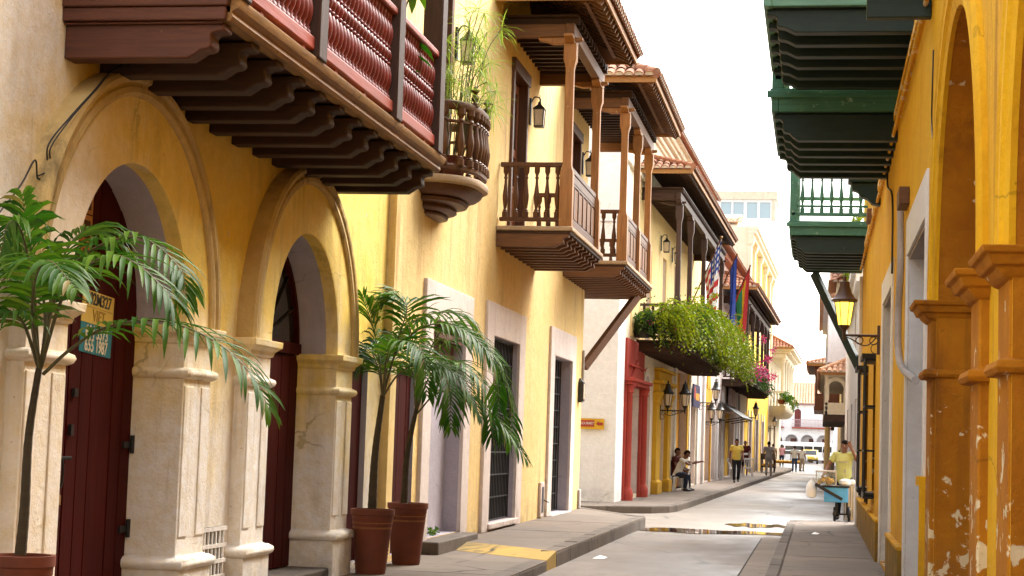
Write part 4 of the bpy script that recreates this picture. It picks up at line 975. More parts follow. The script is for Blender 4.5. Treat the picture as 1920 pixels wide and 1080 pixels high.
# ---- cream house with columned balcony
HD = house('cream_balcony_house', 'cream house with a white columned balcony and bracketed eaves', 74.2)
m = MB(); wall_open(m, 1, 0, 0, 20, 0, 8.3, [('rect', 2, 4.5, .2, 3.1), ('rect', 8, 11, .2, 3.1)] + [('rect', a, a + 1.4, 4.6, 7) for a in (3, 8, 13)], .35, back=-8)
m.build('wall', [M['palecream'], M['palecream']], HD)
m = MB(); [m.box(-.3, -.25, a, b, .2, 3.1) for a, b in ((2, 4.5), (8, 11))]; [m.box(-.3, -.25, a, a + 1.4, 4.6, 7) for a in (3, 8, 13)]; m.build('door', M['brownboard'], HD)
s_ = MB(); s_.stack([(3.75, -.01, .5, 1.5, 17.5), (3.85, -.01, .8, 1.3, 17.7), (4.05, -.01, .95, 1.1, 17.9), (4.15, -.01, 1.05, 1, 18), (4.4, -.01, 1.1,   .95, 18.05)]); s2 = s_.build('balcony', M['palecream'], HD, bevel=.02)
c_ = MB()
for yy in (1.3, 5.5, 9.7, 13.9, 17.7): c_.lathe([(.2, 4.4), (.2, 4.6), (.14, 4.65), (.12, 7.3), (.2, 7.4), (.22, 7.6)], (.85, yy, 0), 10)
c_.build('column', M['palecream'], s2, ang=50)
c_ = MB(); c_.box(.78, .95, 1.1, 17.9, 5.25, 5.4)
for i in range(40): c_.lathe([(.05, 4.4), (.07, 4.65), (.035, 4.95), (.06, 5.25)], (.86, 1.4 + i * .41, 0), 6)
for i in range(4): c_.lathe([(.05, 4.4), (.07, 4.65), (.035, 4.95), (.06, 5.25)], (.1 + i * .2, 1.25, 0), 6)
c_.box(0, .9, 1.12, 1.36, 5.25, 5.4); c_.build('balustrade', M['palecream'], s2, ang=50)
c_ = MB(); c_.box(-.01, 1.05, .9, 18.2, 7.6, 7.9); c_.box(-.01, 1.35, .7, 18.4, 7.9, 8.05); c_.box(-.01, 1.6, .4, 18.6, 8.05, 8.2); c_.build('entablature', M['palecream'], s2, bevel=.02)
roof_shed(HD, 1, 1.45, 0, .2, 19.2, 8.3, .8, M['tilered'], M['palecream'], rafters=False)
m = MB(); m.box(-3.2, -.2, 6, 9, 8.3, 13.4); m.box(-3.3, -.1, 5.9, 9.1, 13.4, 13.6); m.build('roof_tower', M['grey'], HD)
m = MB(); m.box(-1.2, -.15, 4.6, 5.9, 8.3, 11.0); m.build('chimney', M['oldwhite'], HD)
HE = thing('low_white_house', 'low white house set back on the square beyond the columned balcony', 'house', b2(100, -7.5), -PA)
m = MB(); wall_open(m, 1, 0, 0, 40, 0, 6.2, [('rect', a, a + 2, .2, 3) for a in (3, 9, 16, 24, 32)], .3, back=-8); m.build('wall', [M['white'], M['pinkwhite']], HE)
m = MB(); [m.box(-.28, -.2, a, a + 2, .2, 3) for a in (3, 9, 16, 24, 32)]; m.build('door', M['brownboard'], HE)
m = MB(); m.box(0, .8, 2, 10, 4.0, 4.15); [m.box(.74, .78, 2 + .3 * i, 2.04 + .3 * i, 4.15, 5.0) for i in range(27)]; m.box(.72, .8, 2, 10, 5.0, 5.06); m.build('balcony', M['brownboard'], HE)
m = MB(); tile_slope(m, (.5, 0, 6.2), (.5, 40, 6.2), (-1, 0, .4), 2.0); m.build('roof', [M['tile'], M['mortar']], HE)
# ================================================================== END OF THE STREET
EB = thing('arcade_building', 'long white arcaded building with a tiled roof closing off the street', 'building', (-2, 205, 0))
m = MB(); ops = []
E2 = EB; E2.rotation_euler = (0, 0, R(-90))       # local x (out) -> world -y, local y (along) -> world x
wx = lambda X: X + 2
ops = [('arch', wx(X), .72, .02, 2.45) for X in (-10.05, -8.28, -6.5, -4.74, -2.97, -1.19, .6, 2.37, 4.15, 5.9)] + [('arch', wx(-2.31), .37, 4.06, 5.75), ('rect', wx(-7.6), wx(-6.9), 4.06, 5.6)]
m = MB(); wall_open(m, 1, 0, wx(-14), wx(12), 0, 6.7, ops, .5, back=-6); m.build('wall', [M['white'], M['pinkwhite']], EB)
m = MB(); m.box(-.7, -.55, wx(-13.9), wx(11.9), 0, 3.4); m.build('arcade_back', M['grey'], EB)
m = MB(); [m.box(-.56, -.5, wx(a), wx(a + .7), 0, 2.75) for a in (-3.1, -1.0, .5, -4.4, 2.2, -6.6)]; m.build('shop_door', M['brownboard'], EB)
m = MB(); [m.ring(wx(X), 2.45, [(.73, -.01), (.73, .06), (.9, .06), (.9, -.01)]) for X in (-4.74, -2.97, -1.19, .6, 2.37)]; m.build('arch_trim', M['white'], EB)
m = MB(); planks(m, wx(-2.31), .365, 4.06, 5.75, wx(-2.675), wx(-1.945), 4, -.2, -.1); m.build('arched_door', M['maroondoor'] if 'maroondoor' in M else M['reddoor'], EB)
M['pinkrail'] = plain('faded_pink_rail', (.5, .33, .33), .6)
for a, b in ((-2.95, 2.6), (-7.8, -3.85)):
    m = MB(); m.box(0, .7, wx(a), wx(b), 3.86, 4.04); s2 = m.build('balcony', M['maroonslab'] if 'maroonslab' in M else M['railred'], EB)
    m = MB(); [m.box(.62, .65, wx(a) + .14 * i, wx(a) + .14 * i + .03, 4.04, 4.85) for i in range(int((b - a) / .14))]; m.box(.6, .67, wx(a), wx(b), 4.85, 4.92); m.box(.6, .67, wx(a), wx(b), 4.4, 4.43); m.build('balustrade', M['pinkrail'], s2)
m = MB(); m.box(0, .3, wx(-14), wx(12), 6.55, 6.75); m.build('cornice', M['pinkrail'], EB)
m = MB(); tile_slope(m, (.6, wx(-14), 6.75), (.6, wx(12), 6.75), (-1, 0, .46), 6.2, pitch=.32, row=.7, r=.14); m.build('roof', [M['tilepale'], M['mortar']], EB)
m = MB(); m.prism([(.55, 6.7), (-5.1, 9.3), (-5.1, 6.7)], 'y', wx(-13.9), wx(11.9)); m.build('roof_core', M['tilepale'], EB)
# modern tower
T = thing('office_tower', 'pale modern tower block with a band of blue windows, far behind the old street', 'tower block', (-13, 300, 0), R(-90))
wx = lambda X: X + 13
m = MB(); ops = []
for z0 in (16, 22.5, 29, 35.0, 40.4): ops += [('rect', wx(X), wx(X + 1.75), z0, z0 + 2.7) for X in (-21.6, -19.3, -17.0, -14.9, -12.6, -10.4)]
m = MB(); wall_open(m, 1, 0, wx(-23), wx(-7.7), 0, 43.6, [o for o in ops if o[3] > 40], .25, back=-14); m.build('wall', [M['white'], M['white']], T)
g = MB(); [g.box(-.22, -.18, o[1], o[2], o[3], o[4]) for o in ops if o[3] > 40]; g.build('window', M['bluewin'], T)
m = MB(); m.box(-14, .25, wx(-23.2), wx(-7.5), 43.6, 45.0); m.box(.02, .1, wx(-8.4), wx(-7.72), 40, 43.5); m.build('parapet', M['palecream'], T)
m = MB(); m.box(-3, -2.9, wx(-13.0), wx(-12.9), 45, 47.2); m.bar((-3, wx(-11.2), 45), (-3, wx(-11.2), 47.6), .1); [m.bar((-3, wx(-12.0), 46.2 + .4 * i), (-3, wx(-10.4), 46.4 + .4 * i), .08) for i in range(4)]; m.build('antenna', M['grey'], T)
# ================================================================== RIGHT SIDE BEYOND THE SIDE STREET
def rhouse(name, label, X, Y): return thing(name, label, 'house', (X, Y, 0))
RA = rhouse('white_side_house', 'chalk white house with a roof garden, beyond the yellow corner on the lamp side', 1.0, 44)
m = MB(); wall_open(m, -1, 0, 0, 24, 0, 6.0, [('rect', 4, 6, .2, 3), ('rect', 10, 12, .2, 3), ('rect', 17, 19, .2, 3), ('rect', 6, 7.5, 4, 5.5)], .3, back=-9); m.build('wall', [M['white'], M['pinkwhite']], RA)
m = MB(); [m.box(.24, .3, a, a + 2, .2, 3) for a in (4, 10, 17)]; m.box(.24, .3, 6, 7.5, 4, 5.5); m.build('door', M['brownboard'], RA)
m = MB(); m.box(-.25, 8, -.2, 24.1, 6.0, 6.2); m.box(-.14, .2, -.12, 24, 5.75, 5.998); m.build('cornice', M['white'], RA)
m = MB(); m.box(1.2, 7, 5, 23, 6.2, 8.3); m.box(-.1, 7.1, 12.2, 23.1, 8.3, 8.42) ; m.box(.3, 6.9, 13, 22.8, 6.2, 8.3); m.build('penthouse', M['white'], RA)
m = MB(); m.stack([(6.2, -.45, 1.5, 17, 22), (7.3, -.45, 1.5, 17, 22)]); m.build('terrace_room', M['palecream'], RA)
m = MB(); tile_slope(m, (-.6, 16.8, 7.32), (-.6, 22.2, 7.32), (1, 0, .45), 1.3); tile_slope(m, (-.6, 16.8, 7.32), (1.6, 16.8, 7.32), (0, 1, .45), 1.3); m.build('terrace_roof', [M['tile'], M['mortar']], RA)
m = MB(); m.bar((-.12, 13, 8.4), (-.12, 22, 9.2), .12); m.build('roof_edge', M['brownboard'], RA)
RB = rhouse('cream_box_balcony_house', 'house with a cream enclosed balcony under a small tiled hip roof', 1.15, 68.2)
m = MB(); wall_open(m, -1, 0, 0, 31, 0, 6.4, [('rect', a, a + 1.6, .2, 3) for a in (2, 7, 13, 19, 25)], .3, back=-9); m.build('wall', [M['white'], M['pinkwhite']], RB)
m = MB(); [m.box(.24, .3, a, a + 1.6, .2, 3) for a in (2, 7, 13, 19, 25)]; m.build('door', M['mustard'], RB)
s_ = MB(); s_.box(-.93, -.002, 1, 22, 2.72, 2.95); s2 = s_.build('balcony', M['darkwood'], RB)
m = MB(); m.box(-.9, -.8, 1.0, 22, 2.95, 3.5); m.box(-.9, -.004, 1.0, 1.1, 2.95, 3.4); [m.box(-.9, -.75, yy, yy + .5, 3.5, 4.4) for yy in (1, 6, 11, 16, 21.5)]; m.box(-.94, -.004, .96, 22.04, 4.4, 4.55); m.box(-.2, -.004, 1.0, 1.1, 3.4, 4.4)
for z in (3.08, 3.25): m.box(-.92, -.004, .97, 1.0, z, z + .05)
m.build('balcony_frame', M['palecream'], s2)
m = MB(); m.ring(0, 0, [(.29, 0), (.29, .08), (.44, .08), (.44, 0)]); w_ = m.build('arch_window_trim', M['palecream'], s2); w_.rotation_euler = (0, 0, R(-90)); w_.location = (-.5, 1.0, 3.95)
roof_shed(RB, -1, -1.08, 0, .4, 22.6, 4.58, .5, M['tilepale'], M['palecream'], rafters=False)
m = MB(); m.box(-.8, 5, 6, 27, 5.2, 7.7); m.box(-1.0, 5.2, 5.7, 27.3, 7.7, 7.85); m.build('upper_storey', M['white'], RB)
m = MB(); tile_slope(m, (-1.05, 5.7, 7.87), (-1.05, 27, 7.87), (1, 0, .4), 2.2); m.build('upper_roof', [M['tilepale'], M['mortar']], RB)
m = MB(); [m.box(-.83, -.79, yy, yy + 1.1, 5.9, 7.3) for yy in (8, 13, 18, 23)]; m.box(.0, .5, 5.95, 5.99, 5.9, 7.2); m.build('shutter', M['palecream'], RB)
RC = rhouse('brown_balcony_house', 'house with a dark brown boxed balcony, further down the lamp side', 1.35, 99.4)
m = MB(); wall_open(m, -1, 0, 0, 26, 0, 6.6, [('rect', a, a + 1.8, .2, 3) for a in (2, 8, 14, 20)], .3, back=-9); m.build('wall', [M['peach'], M['pinkwhite']], RC)
m = MB(); [m.box(.24, .3, a, a + 1.8, .2, 3) for a in (2, 8, 14, 20)]; m.build('door', M['brownboard'], RC)
s_ = MB(); s_.box(-1.6, -.002, .6, 12, 3.75, 3.98); s_.box(-1.56, -1.48, .6, 12, 3.98, 4.7); s_.box(-1.56, -.004, .62, .7, 3.98, 4.7); s2 = s_.build('balcony', M['brownboard'], RC)
m = MB(); [m.box(-1.56, -1.42, yy, yy + .14, 4.7, 6.1) for yy in (.6, 3.4, 6.2, 9, 11.8)]; m.box(-.16, -.004, .62, .74, 4.7, 6.1); m.box(-1.6, -.004, .58, 12.02, 6.1, 6.3); m.build('post', M['brownboard'], s2)
m = MB(); m.box(-1.2, -.004, 3.0, 3.1, 4.7, 6.1); m.build('rear_screen', M['darkwood'], s2)
roof_shed(RC, -1, -1.95, 0, .0, 12.6, 6.35, .55, M['tile'], M['brownboard'], rafters=False)
RD_ = rhouse('far_white_house', 'plain white house at the far end on the lamp side', 1.6, 126)
m = MB(); wall_open(m, -1, 0, 0, 66, 0, 6.4, [('rect', a, a + 1.8, .2, 3) for a in (4, 12, 20, 30, 40, 50)], .3, back=-9); m.build('wall', [M['white'], M['pinkwhite']], RD_)
m = MB(); [m.box(.24, .3, a, a + 1.8, .2, 3) for a in (4, 12, 20, 30, 40, 50)]; m.build('door', M['grey'], RD_)
pavement('pavement', [(.55, 60), (.55, 96), (.8, 190), (1.9, 190), (1.7, 60)][::-1], [(1.3, 60), (.55, 60.01), (.55, 96), (.8, 190)][::-1], .14)
t = thing('utility_pole', 'grey concrete utility pole with fittings beside the brown balcony', 'pole', (.55, 106, .12))
MB().tube([(0, 0, 0), (0, 0, 3.75)], [.2, .15], 10).build('pole', M['grey'], t); MB().lathe([(.2, 3.0), (.24, 3.05), (.24, 3.5), (.1, 3.6)], (-.05, -.1, 0), 10).build('transformer', M['grey'], t); m = MB(); m.box(-.5, .4, -.04, .04, 3.62, 3.7); m.box(.2, .4, -.1, .1, 2.6, 2.95); m.build('crossarm', M['iron'], t)
# ================================================================== OCHRE HOUSE (right)
XR = .82; o = 20.0; y = lambda Y: Y - o
OH = thing('ochre_house', 'peeling ochre house with great arches and green timber balconies overhead', 'house', (XR, o, 0))
m = MB(); wall_open(m, -1, 0, y(-7), y(35.3), 0, 8.6, [('arch', y(6.1), 1.75, .1, 2.5), ('arch', y(11.12), 1.75, .1, 2.6), ('rect', y(14.1), y(17.0), .2, 3.45), ('rect', y(20.6), y(23.4), .2, 3.5), ('rect', y(26.4), y(27.4), 1.0, 2.9), ('rect', y(30.2), y(31.3), 1.0, 2.9)], .42)
m.build('wall', [M['ochre'], M['ochrepeel']], OH)
m = MB(); m.box(.36, .40, y(4.3), y(7.9), .1, 4.4); m.box(.36, .40, y(9.3), y(12.9), .1, 4.5); m.build('arch_infill', M['ochrepeel'], OH)
m = MB(); m.box(.36, .40, y(14.12), y(16.98), .2, 3.43); m.box(.36, .4, y(20.62), y(23.38), .2, 3.48); m.build('house_door', M['brownboard'], OH)
for c, zs in ((6.1, 2.5), (11.12, 2.6)):
    m = MB(); m.ring(y(c), zs, [(1.745, .01), (1.745, -.02), (1.80, -.035), (1.84, -.02), (1.90, -.02), (1.93, -.045), (1.99, -.045), (2.02, -.03), (2.08, -.05), (2.12, -.03), (2.12, .01)], n=44)
    m.build('arch_moulding', M['ochre'], OH, ang=30)
def pier(ya, yb, x0, x1, zcap, lev=None, mat='ochrepeel'):
    m = MB(); ya, yb = y(ya), y(yb)
    m.stack([(.1, x0 - .05, x1, ya - .05, yb + .05), (.55, x0 - .05, x1, ya - .05, yb + .05), (.6, x0, x1, ya, yb), (zcap - .12, x0, x1, ya, yb)])
    p = m.build('pier', M[mat], OH, bevel=.012, ang=30)
    m = MB(); e = lambda z, k: (z, x0 - k, x1, ya - k, yb + k)
    m.stack([e(zcap - .55, .0), e(zcap - .545, .045), e(zcap - .52, .06), e(zcap - .49, .05), e(zcap - .48, .012), e(zcap - .47, 0)])
    m.stack([e(zcap - .14, .0), e(zcap - .13, .02), e(zcap - .10, .05), e(zcap - .085, .055), e(zcap - .08, .08), e(zcap - .035, .1), e(zcap - .03, .12), e(zcap, .13)])
    m.build('capital', M[mat], p, bevel=.006, ang=30)
    return p
pier(12.9, 13.35, -.035, .39, 2.68); pier(8.9, 9.35, -.05, .3, 2.5); pier(7.87, 8.35, -.012, .39, 2.5)
pier(3.8, 4.33, -.03, .39, 2.6)
# doorways on the pavement
for a, b, zt, w, tp in ((14.1, 17.0, 3.45, .16, .36), (20.6, 23.4, 3.5, .3, .3)):
    m = MB(); frame_rect(m, -1, 0, y(a), y(b), .15, zt, w, .022, tp); s_ = m.build('door_surround', M['white'], OH, bevel=.008)
    m = MB(); xa, xb = .004, .39
    m.box(xa, xb, y(b) - .03, y(b) - .001, .15, zt - .001); m.box(xa, xb, y(a) + .001, y(a) + .03, .15, zt - .001); m.build('white_reveal', M['white'], s_)
    m = MB(); m.box(xa, xb, y(a) + .031, y(b) - .031, zt - .03, zt - .002); m.build('lintel_soffit', M['grey'], s_)
pl = MB(); pl.box(-.06, 0, y(17.25), y(20.2), .1, .66); pl.box(-.06, 0, y(23.8), y(35.0), .1, .66); p_ = pl.build('plinth', M['mossplinth'], OH, bevel=.01)
pl = MB(); pl.box(-.07, 0, y(17.25), y(20.2), .661, .70); pl.box(-.07, 0, y(23.8), y(35.0), .661, .70); pl.build('plinth_ledge', M['ochre'], p_, bevel=.01)
pl = MB(); pl.box(-.06, .0, y(35.0), y(35.34), .1, 5.0); pl.box(-.09, .0, y(34.95), y(35.4), .1, .85); pl.build('corner_strip', M['white'], OH, bevel=.01)
for a, b in ((26.4, 27.4), (30.2, 31.3)):
    g = MB(); n = 9
    for i in range(n + 1): yy = y(a) - .06 + (b - a + .12) * i / n; g.tube([(-.14, yy, .95), (-.14, yy, 2.95)], .014, 6)
    for z in (.97, 1.6, 2.25, 2.93): g.box(-.155, 0, y(a) - .08, y(b) + .08, z - .015, z + .015)
    g.box(-.2, .02, y(a) - .12, y(b) + .12, 2.95, 3.02); gr = g.build('window_cage', M['iron'], OH)
    g = MB(); [g.tube([(-.1, yy + .05 * cos(q), .88 + .05 * sin(q)) for q in [2 * pi * k / 10 for k in range(11)]], .014, 6) for yy in (y(a), y(b))]; g.box(-.16, 0, y(a) - .08, y(b) + .08, .90, .945); g.build('cage_scroll', M['iron'], gr)
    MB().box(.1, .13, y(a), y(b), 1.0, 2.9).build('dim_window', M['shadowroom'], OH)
m = MB(); m.box(-.05, 0, y(13.55), y(13.9), .1, 1.35); m.build('meter_cupboard', M['whitepanel'] if 'whitepanel' in M else M['oldwhite'], OH); m = MB(); m.box(-.075, 0, y(13.5), y(13.95), 1.351, 1.42); m.box(-.07, 0, y(13.5), y(13.549), .1, 1.35); m.build('cupboard_frame', M['ochre'], OH)
m = MB(); m.box(-.1, 0, y(17.0), y(17.5), 3.95, 4.12); m.box(-.12, 0, y(28.0), y(28.5), 5.2, 5.4); m.build('timber_block', M['joist'], OH, bevel=.01)
m = MB(); m.box(-.05, 0, y(13.5), y(35.2), 5.28, 5.36); m.box(-.035, 0, y(13.5), y(35.2), 5.18, 5.25); m.tube([(-.05, y(13.4), 5.1), (-.05, y(35), 5.14)], .02, 6); m.build('wall_moulding', M['ochrewhite'], OH)
m = MB(); m.tube(catmull([(-.05, y(17.8), 4.05), (-.05, y(17.6), 3.4), (-.06, y(17.75), 2.9), (-.06, y(17.2), 2.45), (-.05, y(14.6), 2.18)], 30), .035, 8)
tag_pipe = m.build('drain_pipe', M['grey'], OH)
m = MB(); [m.tube(catmull([(-.02, y(13.3), 4.6), (-.03, y(13.2), 4.3), (-.02, y(13.4), 4.1), (-.03, y(13.1), 3.9)], 14), .006, 5)]; m.tube(catmull([(-.03, y(22), 5.1), (-.04, y(21.6), 4.8), (-.02, y(20.6), 4.5), (-.03, y(20.2), 3.6)], 14), .012, 5); m.build('wall_cable', M['black'], OH)
# green balconies
def green_balcony(Y0, Y1, zf=5.72, d=1.42, strut=None, light=False, jd=.3, far=True):
    y0, y1 = y(Y0), y(Y1); X = -d
    s_ = MB(); s_.box(X, -.002, y0, y1, zf - .06, zf); b_ = s_.build('balcony', M['green'], OH, bevel=.01)
    f = MB(); f.box(X + .02, X + .1, y0 + .02, y1 - .02, zf - .26, zf - .062); f.box(X + .1, -.002, y0 + .02, y0 + .1, zf - .26, zf - .062); f.box(X + .1, -.002, y1 - .1, y1 - .02, zf - .26, zf - .062)
    f.box(X - .03, -.002, y0 - .03, y0 - .002, zf - .11, zf - .03); f.build('fascia', M['lightgreen'] if light else M['green'], b_, bevel=.008)
    f = MB(); n = 11
    for i in range(n): f.box(X + .11, -.01, y0 + .11 + (y1 - y0 - .22) * i / n, y0 + .1 + (y1 - y0 - .22) * (i + 1) / n, zf - .1, zf - .065)
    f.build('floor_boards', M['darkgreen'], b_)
    nj = max(5, round((y1 - y0) / .5)); jm = joist_mesh(-1, d - .05, jd, .15, .34); q0 = None
    for i in range(nj):
        yy = y0 + .2 + (y1 - y0 - .4) * i / (nj - 1)
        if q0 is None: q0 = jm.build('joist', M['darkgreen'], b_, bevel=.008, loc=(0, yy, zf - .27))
        else: dup(q0, b_, (0, yy, zf - .27))
    q0 = None
    for yy in (y0 + .09, (y0 + y1) / 2, y1 - .09):
        if q0 is None: q0 = MB().box(-.07, .07, -.07, .07, 0, 2.7).build('post', M['green'], b_, bevel=.01, loc=(X + .09, yy, zf))
        else: dup(q0, b_, (X + .09, yy, zf))
    f = MB(); f.box(X + .03, X + .15, y0 + .02, y1 - .02, zf + 2.7, zf + 2.86); f.box(X + .15, 0, y0 + .03, y0 + .15, zf + 2.7, zf + 2.86); f.box(X + .15, 0, y1 - .15, y1 - .03, zf + 2.7, zf + 2.86); f.build('beam', M['green'], b_, bevel=.008)
    r_ = MB(); h = .92
    r_.box(X + .04, X + .14, y0 + .02, y1 - .02, zf + h, zf + h + .07); r_.box(X + .05, X + .13, y0 + .02, y1 - .02, zf + .1, zf + .16)
    for yy in (y0 + .09, y1 - .09): r_.box(X + .14, 0, yy - .045, yy + .045, zf + h, zf + h + .07); r_.box(X + .14, 0, yy - .04, yy + .04, zf + .1, zf + .16); r_.box(X + .14, 0, yy - .03, yy + .03, zf + .26, zf + .3)
    r_.build('rail', M['green'], b_, bevel=.008)
    bm = baluster_mesh(h - .16, .85); q0 = None; n = 7
    pts = [(X + .16 + (d - .2) * (i + .5) / n, yy) for yy in ((y0 + .09, y1 - .09) if far else (y0 + .09,)) for i in range(n)]
    k = int((y1 - y0) / .3) if far else 0; pts += [(X + .09, y0 + .16 + (y1 - y0 - .32) * (i + .5) / k) for i in range(k)]
    for px, py in pts:
        if q0 is None: q0 = bm.build('baluster', M['green'], b_, loc=(px, py, zf + .16))
        else: dup(q0, b_, (px, py, zf + .16))
    if strut: m = MB(); m.bar(strut[0], strut[1], .12, .16); m.build('strut', M['darkgreen'], b_, bevel=.01)
    return b_
green_balcony(16.5, 19.5, 6.02, light=True, jd=.22); green_balcony(19.75, 22.9, 5.63); green_balcony(32.3, 36.3, 5.74, far=False, strut=((-.03, y(35.25), 3.2), (-.95, y(36.1), 5.15)))
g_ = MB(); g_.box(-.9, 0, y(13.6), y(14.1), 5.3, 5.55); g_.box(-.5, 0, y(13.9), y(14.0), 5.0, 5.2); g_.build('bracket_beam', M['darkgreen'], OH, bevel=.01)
for Yq in (25.3,):
    m = MB(); m.prism([(0, 5.4), (-.42, 5.4), (-.40, 5.3), (-.32, 5.27), (-.28, 5.2), (-.18, 5.17), (-.12, 5.1), (0, 5.08)], 'y', y(Yq), y(Yq) + .22); m.box(-.46, 0, y(Yq) - .06, y(Yq) + .28, 5.4, 5.47); m.build('carved_bracket', M['darkgreen'], OH, bevel=.01)
lantern('street_lantern', 'lit brown street lantern with amber glass on a scrolled bracket of the ochre wall', (.33, 24.7, 3.2), (.47, 0, 0), 1.0, lit=True, metal='copper')
# lanterns along the far left pavement
bw = lambda v, x, z: b2(v, x, z)
lantern('street_lantern', 'black twin-headed street lantern on the yellow doorway of the fern house', bw(7.6, .85, 2.6), (-.72, 0, .0), 1.05, double=(-.5, 0, 0))
lantern('street_lantern', 'single black street lantern mounted above a twin one, past the navy board', bw(21.9, .62, 3.2), (-.6, 0, 0), 1.05)
lantern('street_lantern', 'lower black twin-headed street lantern just in front of the awning', bw(24.6, .58, 2.53), (-.55, 0, 0), 1.0, double=(-.32, 0, 0))
lantern('street_lantern', 'black street lantern on the bright yellow wall near the standing men', bw(51, .48, 3.18), (-.46, 0, 0), 1.05)
lantern('street_lantern', 'most distant black street lantern on the cream house, beside red flowers', bw(74.9, .4, 2.9), (-.38, 0, 0), 1.0)
for lb, v in (('small wall lantern by the first upper door behind the ferns', 7.4), ('small wall lantern by the second upper door behind the ferns', 10.6)):
    p = b2(v, .05, 7.2); carriage_lamp(lb, p[1], p[2], x=p[0])
# signs
t = thing('wall_sign', 'red and mustard restaurant arrow sign on the white corner wall', 'sign', (-5.43, 42.72, 1.9))
MB().box(-.32, .30, 0, .03, -.0, .26).build('board', M['mustard'], t); MB().box(-.30, .06, -.006, -.001, .06, .22).build('red_panel', M['red'], t)
text_mesh('GOURMET', .085, M['pinkwhite'], t, (-.12, -.009, .14), (R(90), 0, 0), sx=.85)
MB().prism([(.10, .14), (.17, .20), (.17, .17), (.27, .17), (.27, .10), (.17, .10), (.17, .08)], 'y', -.006, -.001).build('arrow', M['red'], t)
t = thing('shop_board', 'navy shop board with a red and amber figure hanging on the white wall', 'sign', b2(19.5, .08, 2.95), -PA)
MB().box(0, .05, -1.3, 1.3, 0, .8).build('board', M['navy'], t); MB().box(.051, .056, -.4, 1.0, .25, .5).build('figure', M['orange'], t); MB().box(.0511, .0565, -1.0, -.5, .3, .7).build('red_mark', M['red'], t)
t = thing('shop_board', 'lilac hanging shop panel above the mustard gate', 'sign', b2(37.5, .1, 3.25), -PA)
MB().box(0, .05, -1.9, 1.9, 0, 1.05).build('board', plain('lilac_board', (.52, .4, .46), .6), t); MB().box(.051, .056, -.15, .15, .3, .75).build('figure', M['brownboard'], t)
t = thing('awning', 'dark sloping shop awning on iron brackets', 'awning', b2(34, 0, 2.75), -PA)
m = MB(); A = [(.03, -2.5, .75), (.03, 5, .75), (1.0, 5, .1), (1.0, -2.5, .1)]; m.add(A + [(a, b, c - .04) for a, b, c in A], [(0, 1, 2, 3), (7, 6, 5, 4), (0, 4, 5, 1), (1, 5, 6, 2), (2, 6, 7, 3), (3, 7, 4, 0)]); m.build('canopy', M['black'], t)
m = MB(); [m.bar((.02, q, -.1), (1.0, q, .08), .04) for q in (-2.4, 1.2, 4.9)]; m.bar((1.0, -2.5, .06), (1.0, 5, .06), .04); m.build('bracket', M['iron'], t)
# flags
def flag(label, v, cells, L=2.3, drop=2.5, ang=66, name='flag', w=.9, x=1.1, z=5.5, span=.52):
    t = thing(name, label, 'flag', b2(v, x, z), -PA)
    d = Vector((cos(R(ang)), -.15, sin(R(ang)))).normalized()
    MB().tube([(0, 0, 0), d * L], [.022, .016], 8).build('flagpole', M['brownboard'], t); MB().ball(d * L, .04, 6).build('pole_tip', M['goldtrim'], t)
    nu, nv = 16, 26; vs = []
    for j in range(nv + 1):
        for i in range(nu + 1):
            u = i / nu; q = j / nv                        # u along the pole from the tip, q down the fly
            top = d * L * (1 - span * u * (1 - .45 * q))
            fold = .075 * sin(u * 15 + q * 2.2) * (.25 + q) ; sw = .1 * sin(q * 3 + u)
            vs.append((top.x - .22 * q * (1 - u) * w + fold * .6, top.y + fold + sw * .3, top.z - drop * q * (1 - .18 * u) ))
    m = MB(); m.v = vs
    for j in range(nv):
        for i in range(nu): a = j * (nu + 1) + i; m.f.append((a, a + 1, a + nu + 2, a + nu + 1)); m.m.append(cells((i + .5) / nu, (j + .5) / nv))
    c = m.build('cloth', [M['stripe_r'], M['stripe_w'], M['flag_b'], M['flag_y'], M['flag_g']], t, ang=80, recalc=False)
    so = c.modifiers.new('thickness', 'SOLIDIFY'); so.thickness = .006
    return t
def us(u, q):
    if q < .42 and u < .54: return 1 if (int(u * 22) + int(q * 24)) % 2 == 0 and int(q * 24) % 2 == 0 else 2
    return 0 if int(u * 13) % 2 == 0 else 1
def us2(u, q):
    if q < .36 and u < .6: return 1 if (int(u * 16) % 2 == 0 and int(q * 26) % 2 == 0) else 2
    return 0 if int(q * 13.5 + u * 1.2) % 2 == 0 else 1
flag('star-spangled striped flag of red, white and blue hanging from a slanted pole over the ferns', 7.0, us2, L=2.3, drop=2.7, x=.95)
flag('plain blue flag hanging furled beside the striped one', 11.5, lambda u, q: 2, L=2.3, drop=2.3, w=.4, span=.25)
flag('red flag with yellow and green inner bands hanging next to the blue one', 18.0, lambda u, q: 0 if (u < .22 or q > .72 or q < .06) else (3 if (u < .58 or q > .52) else 4), L=2.1, drop=2.8, x=1.2, z=6.0, span=.6)
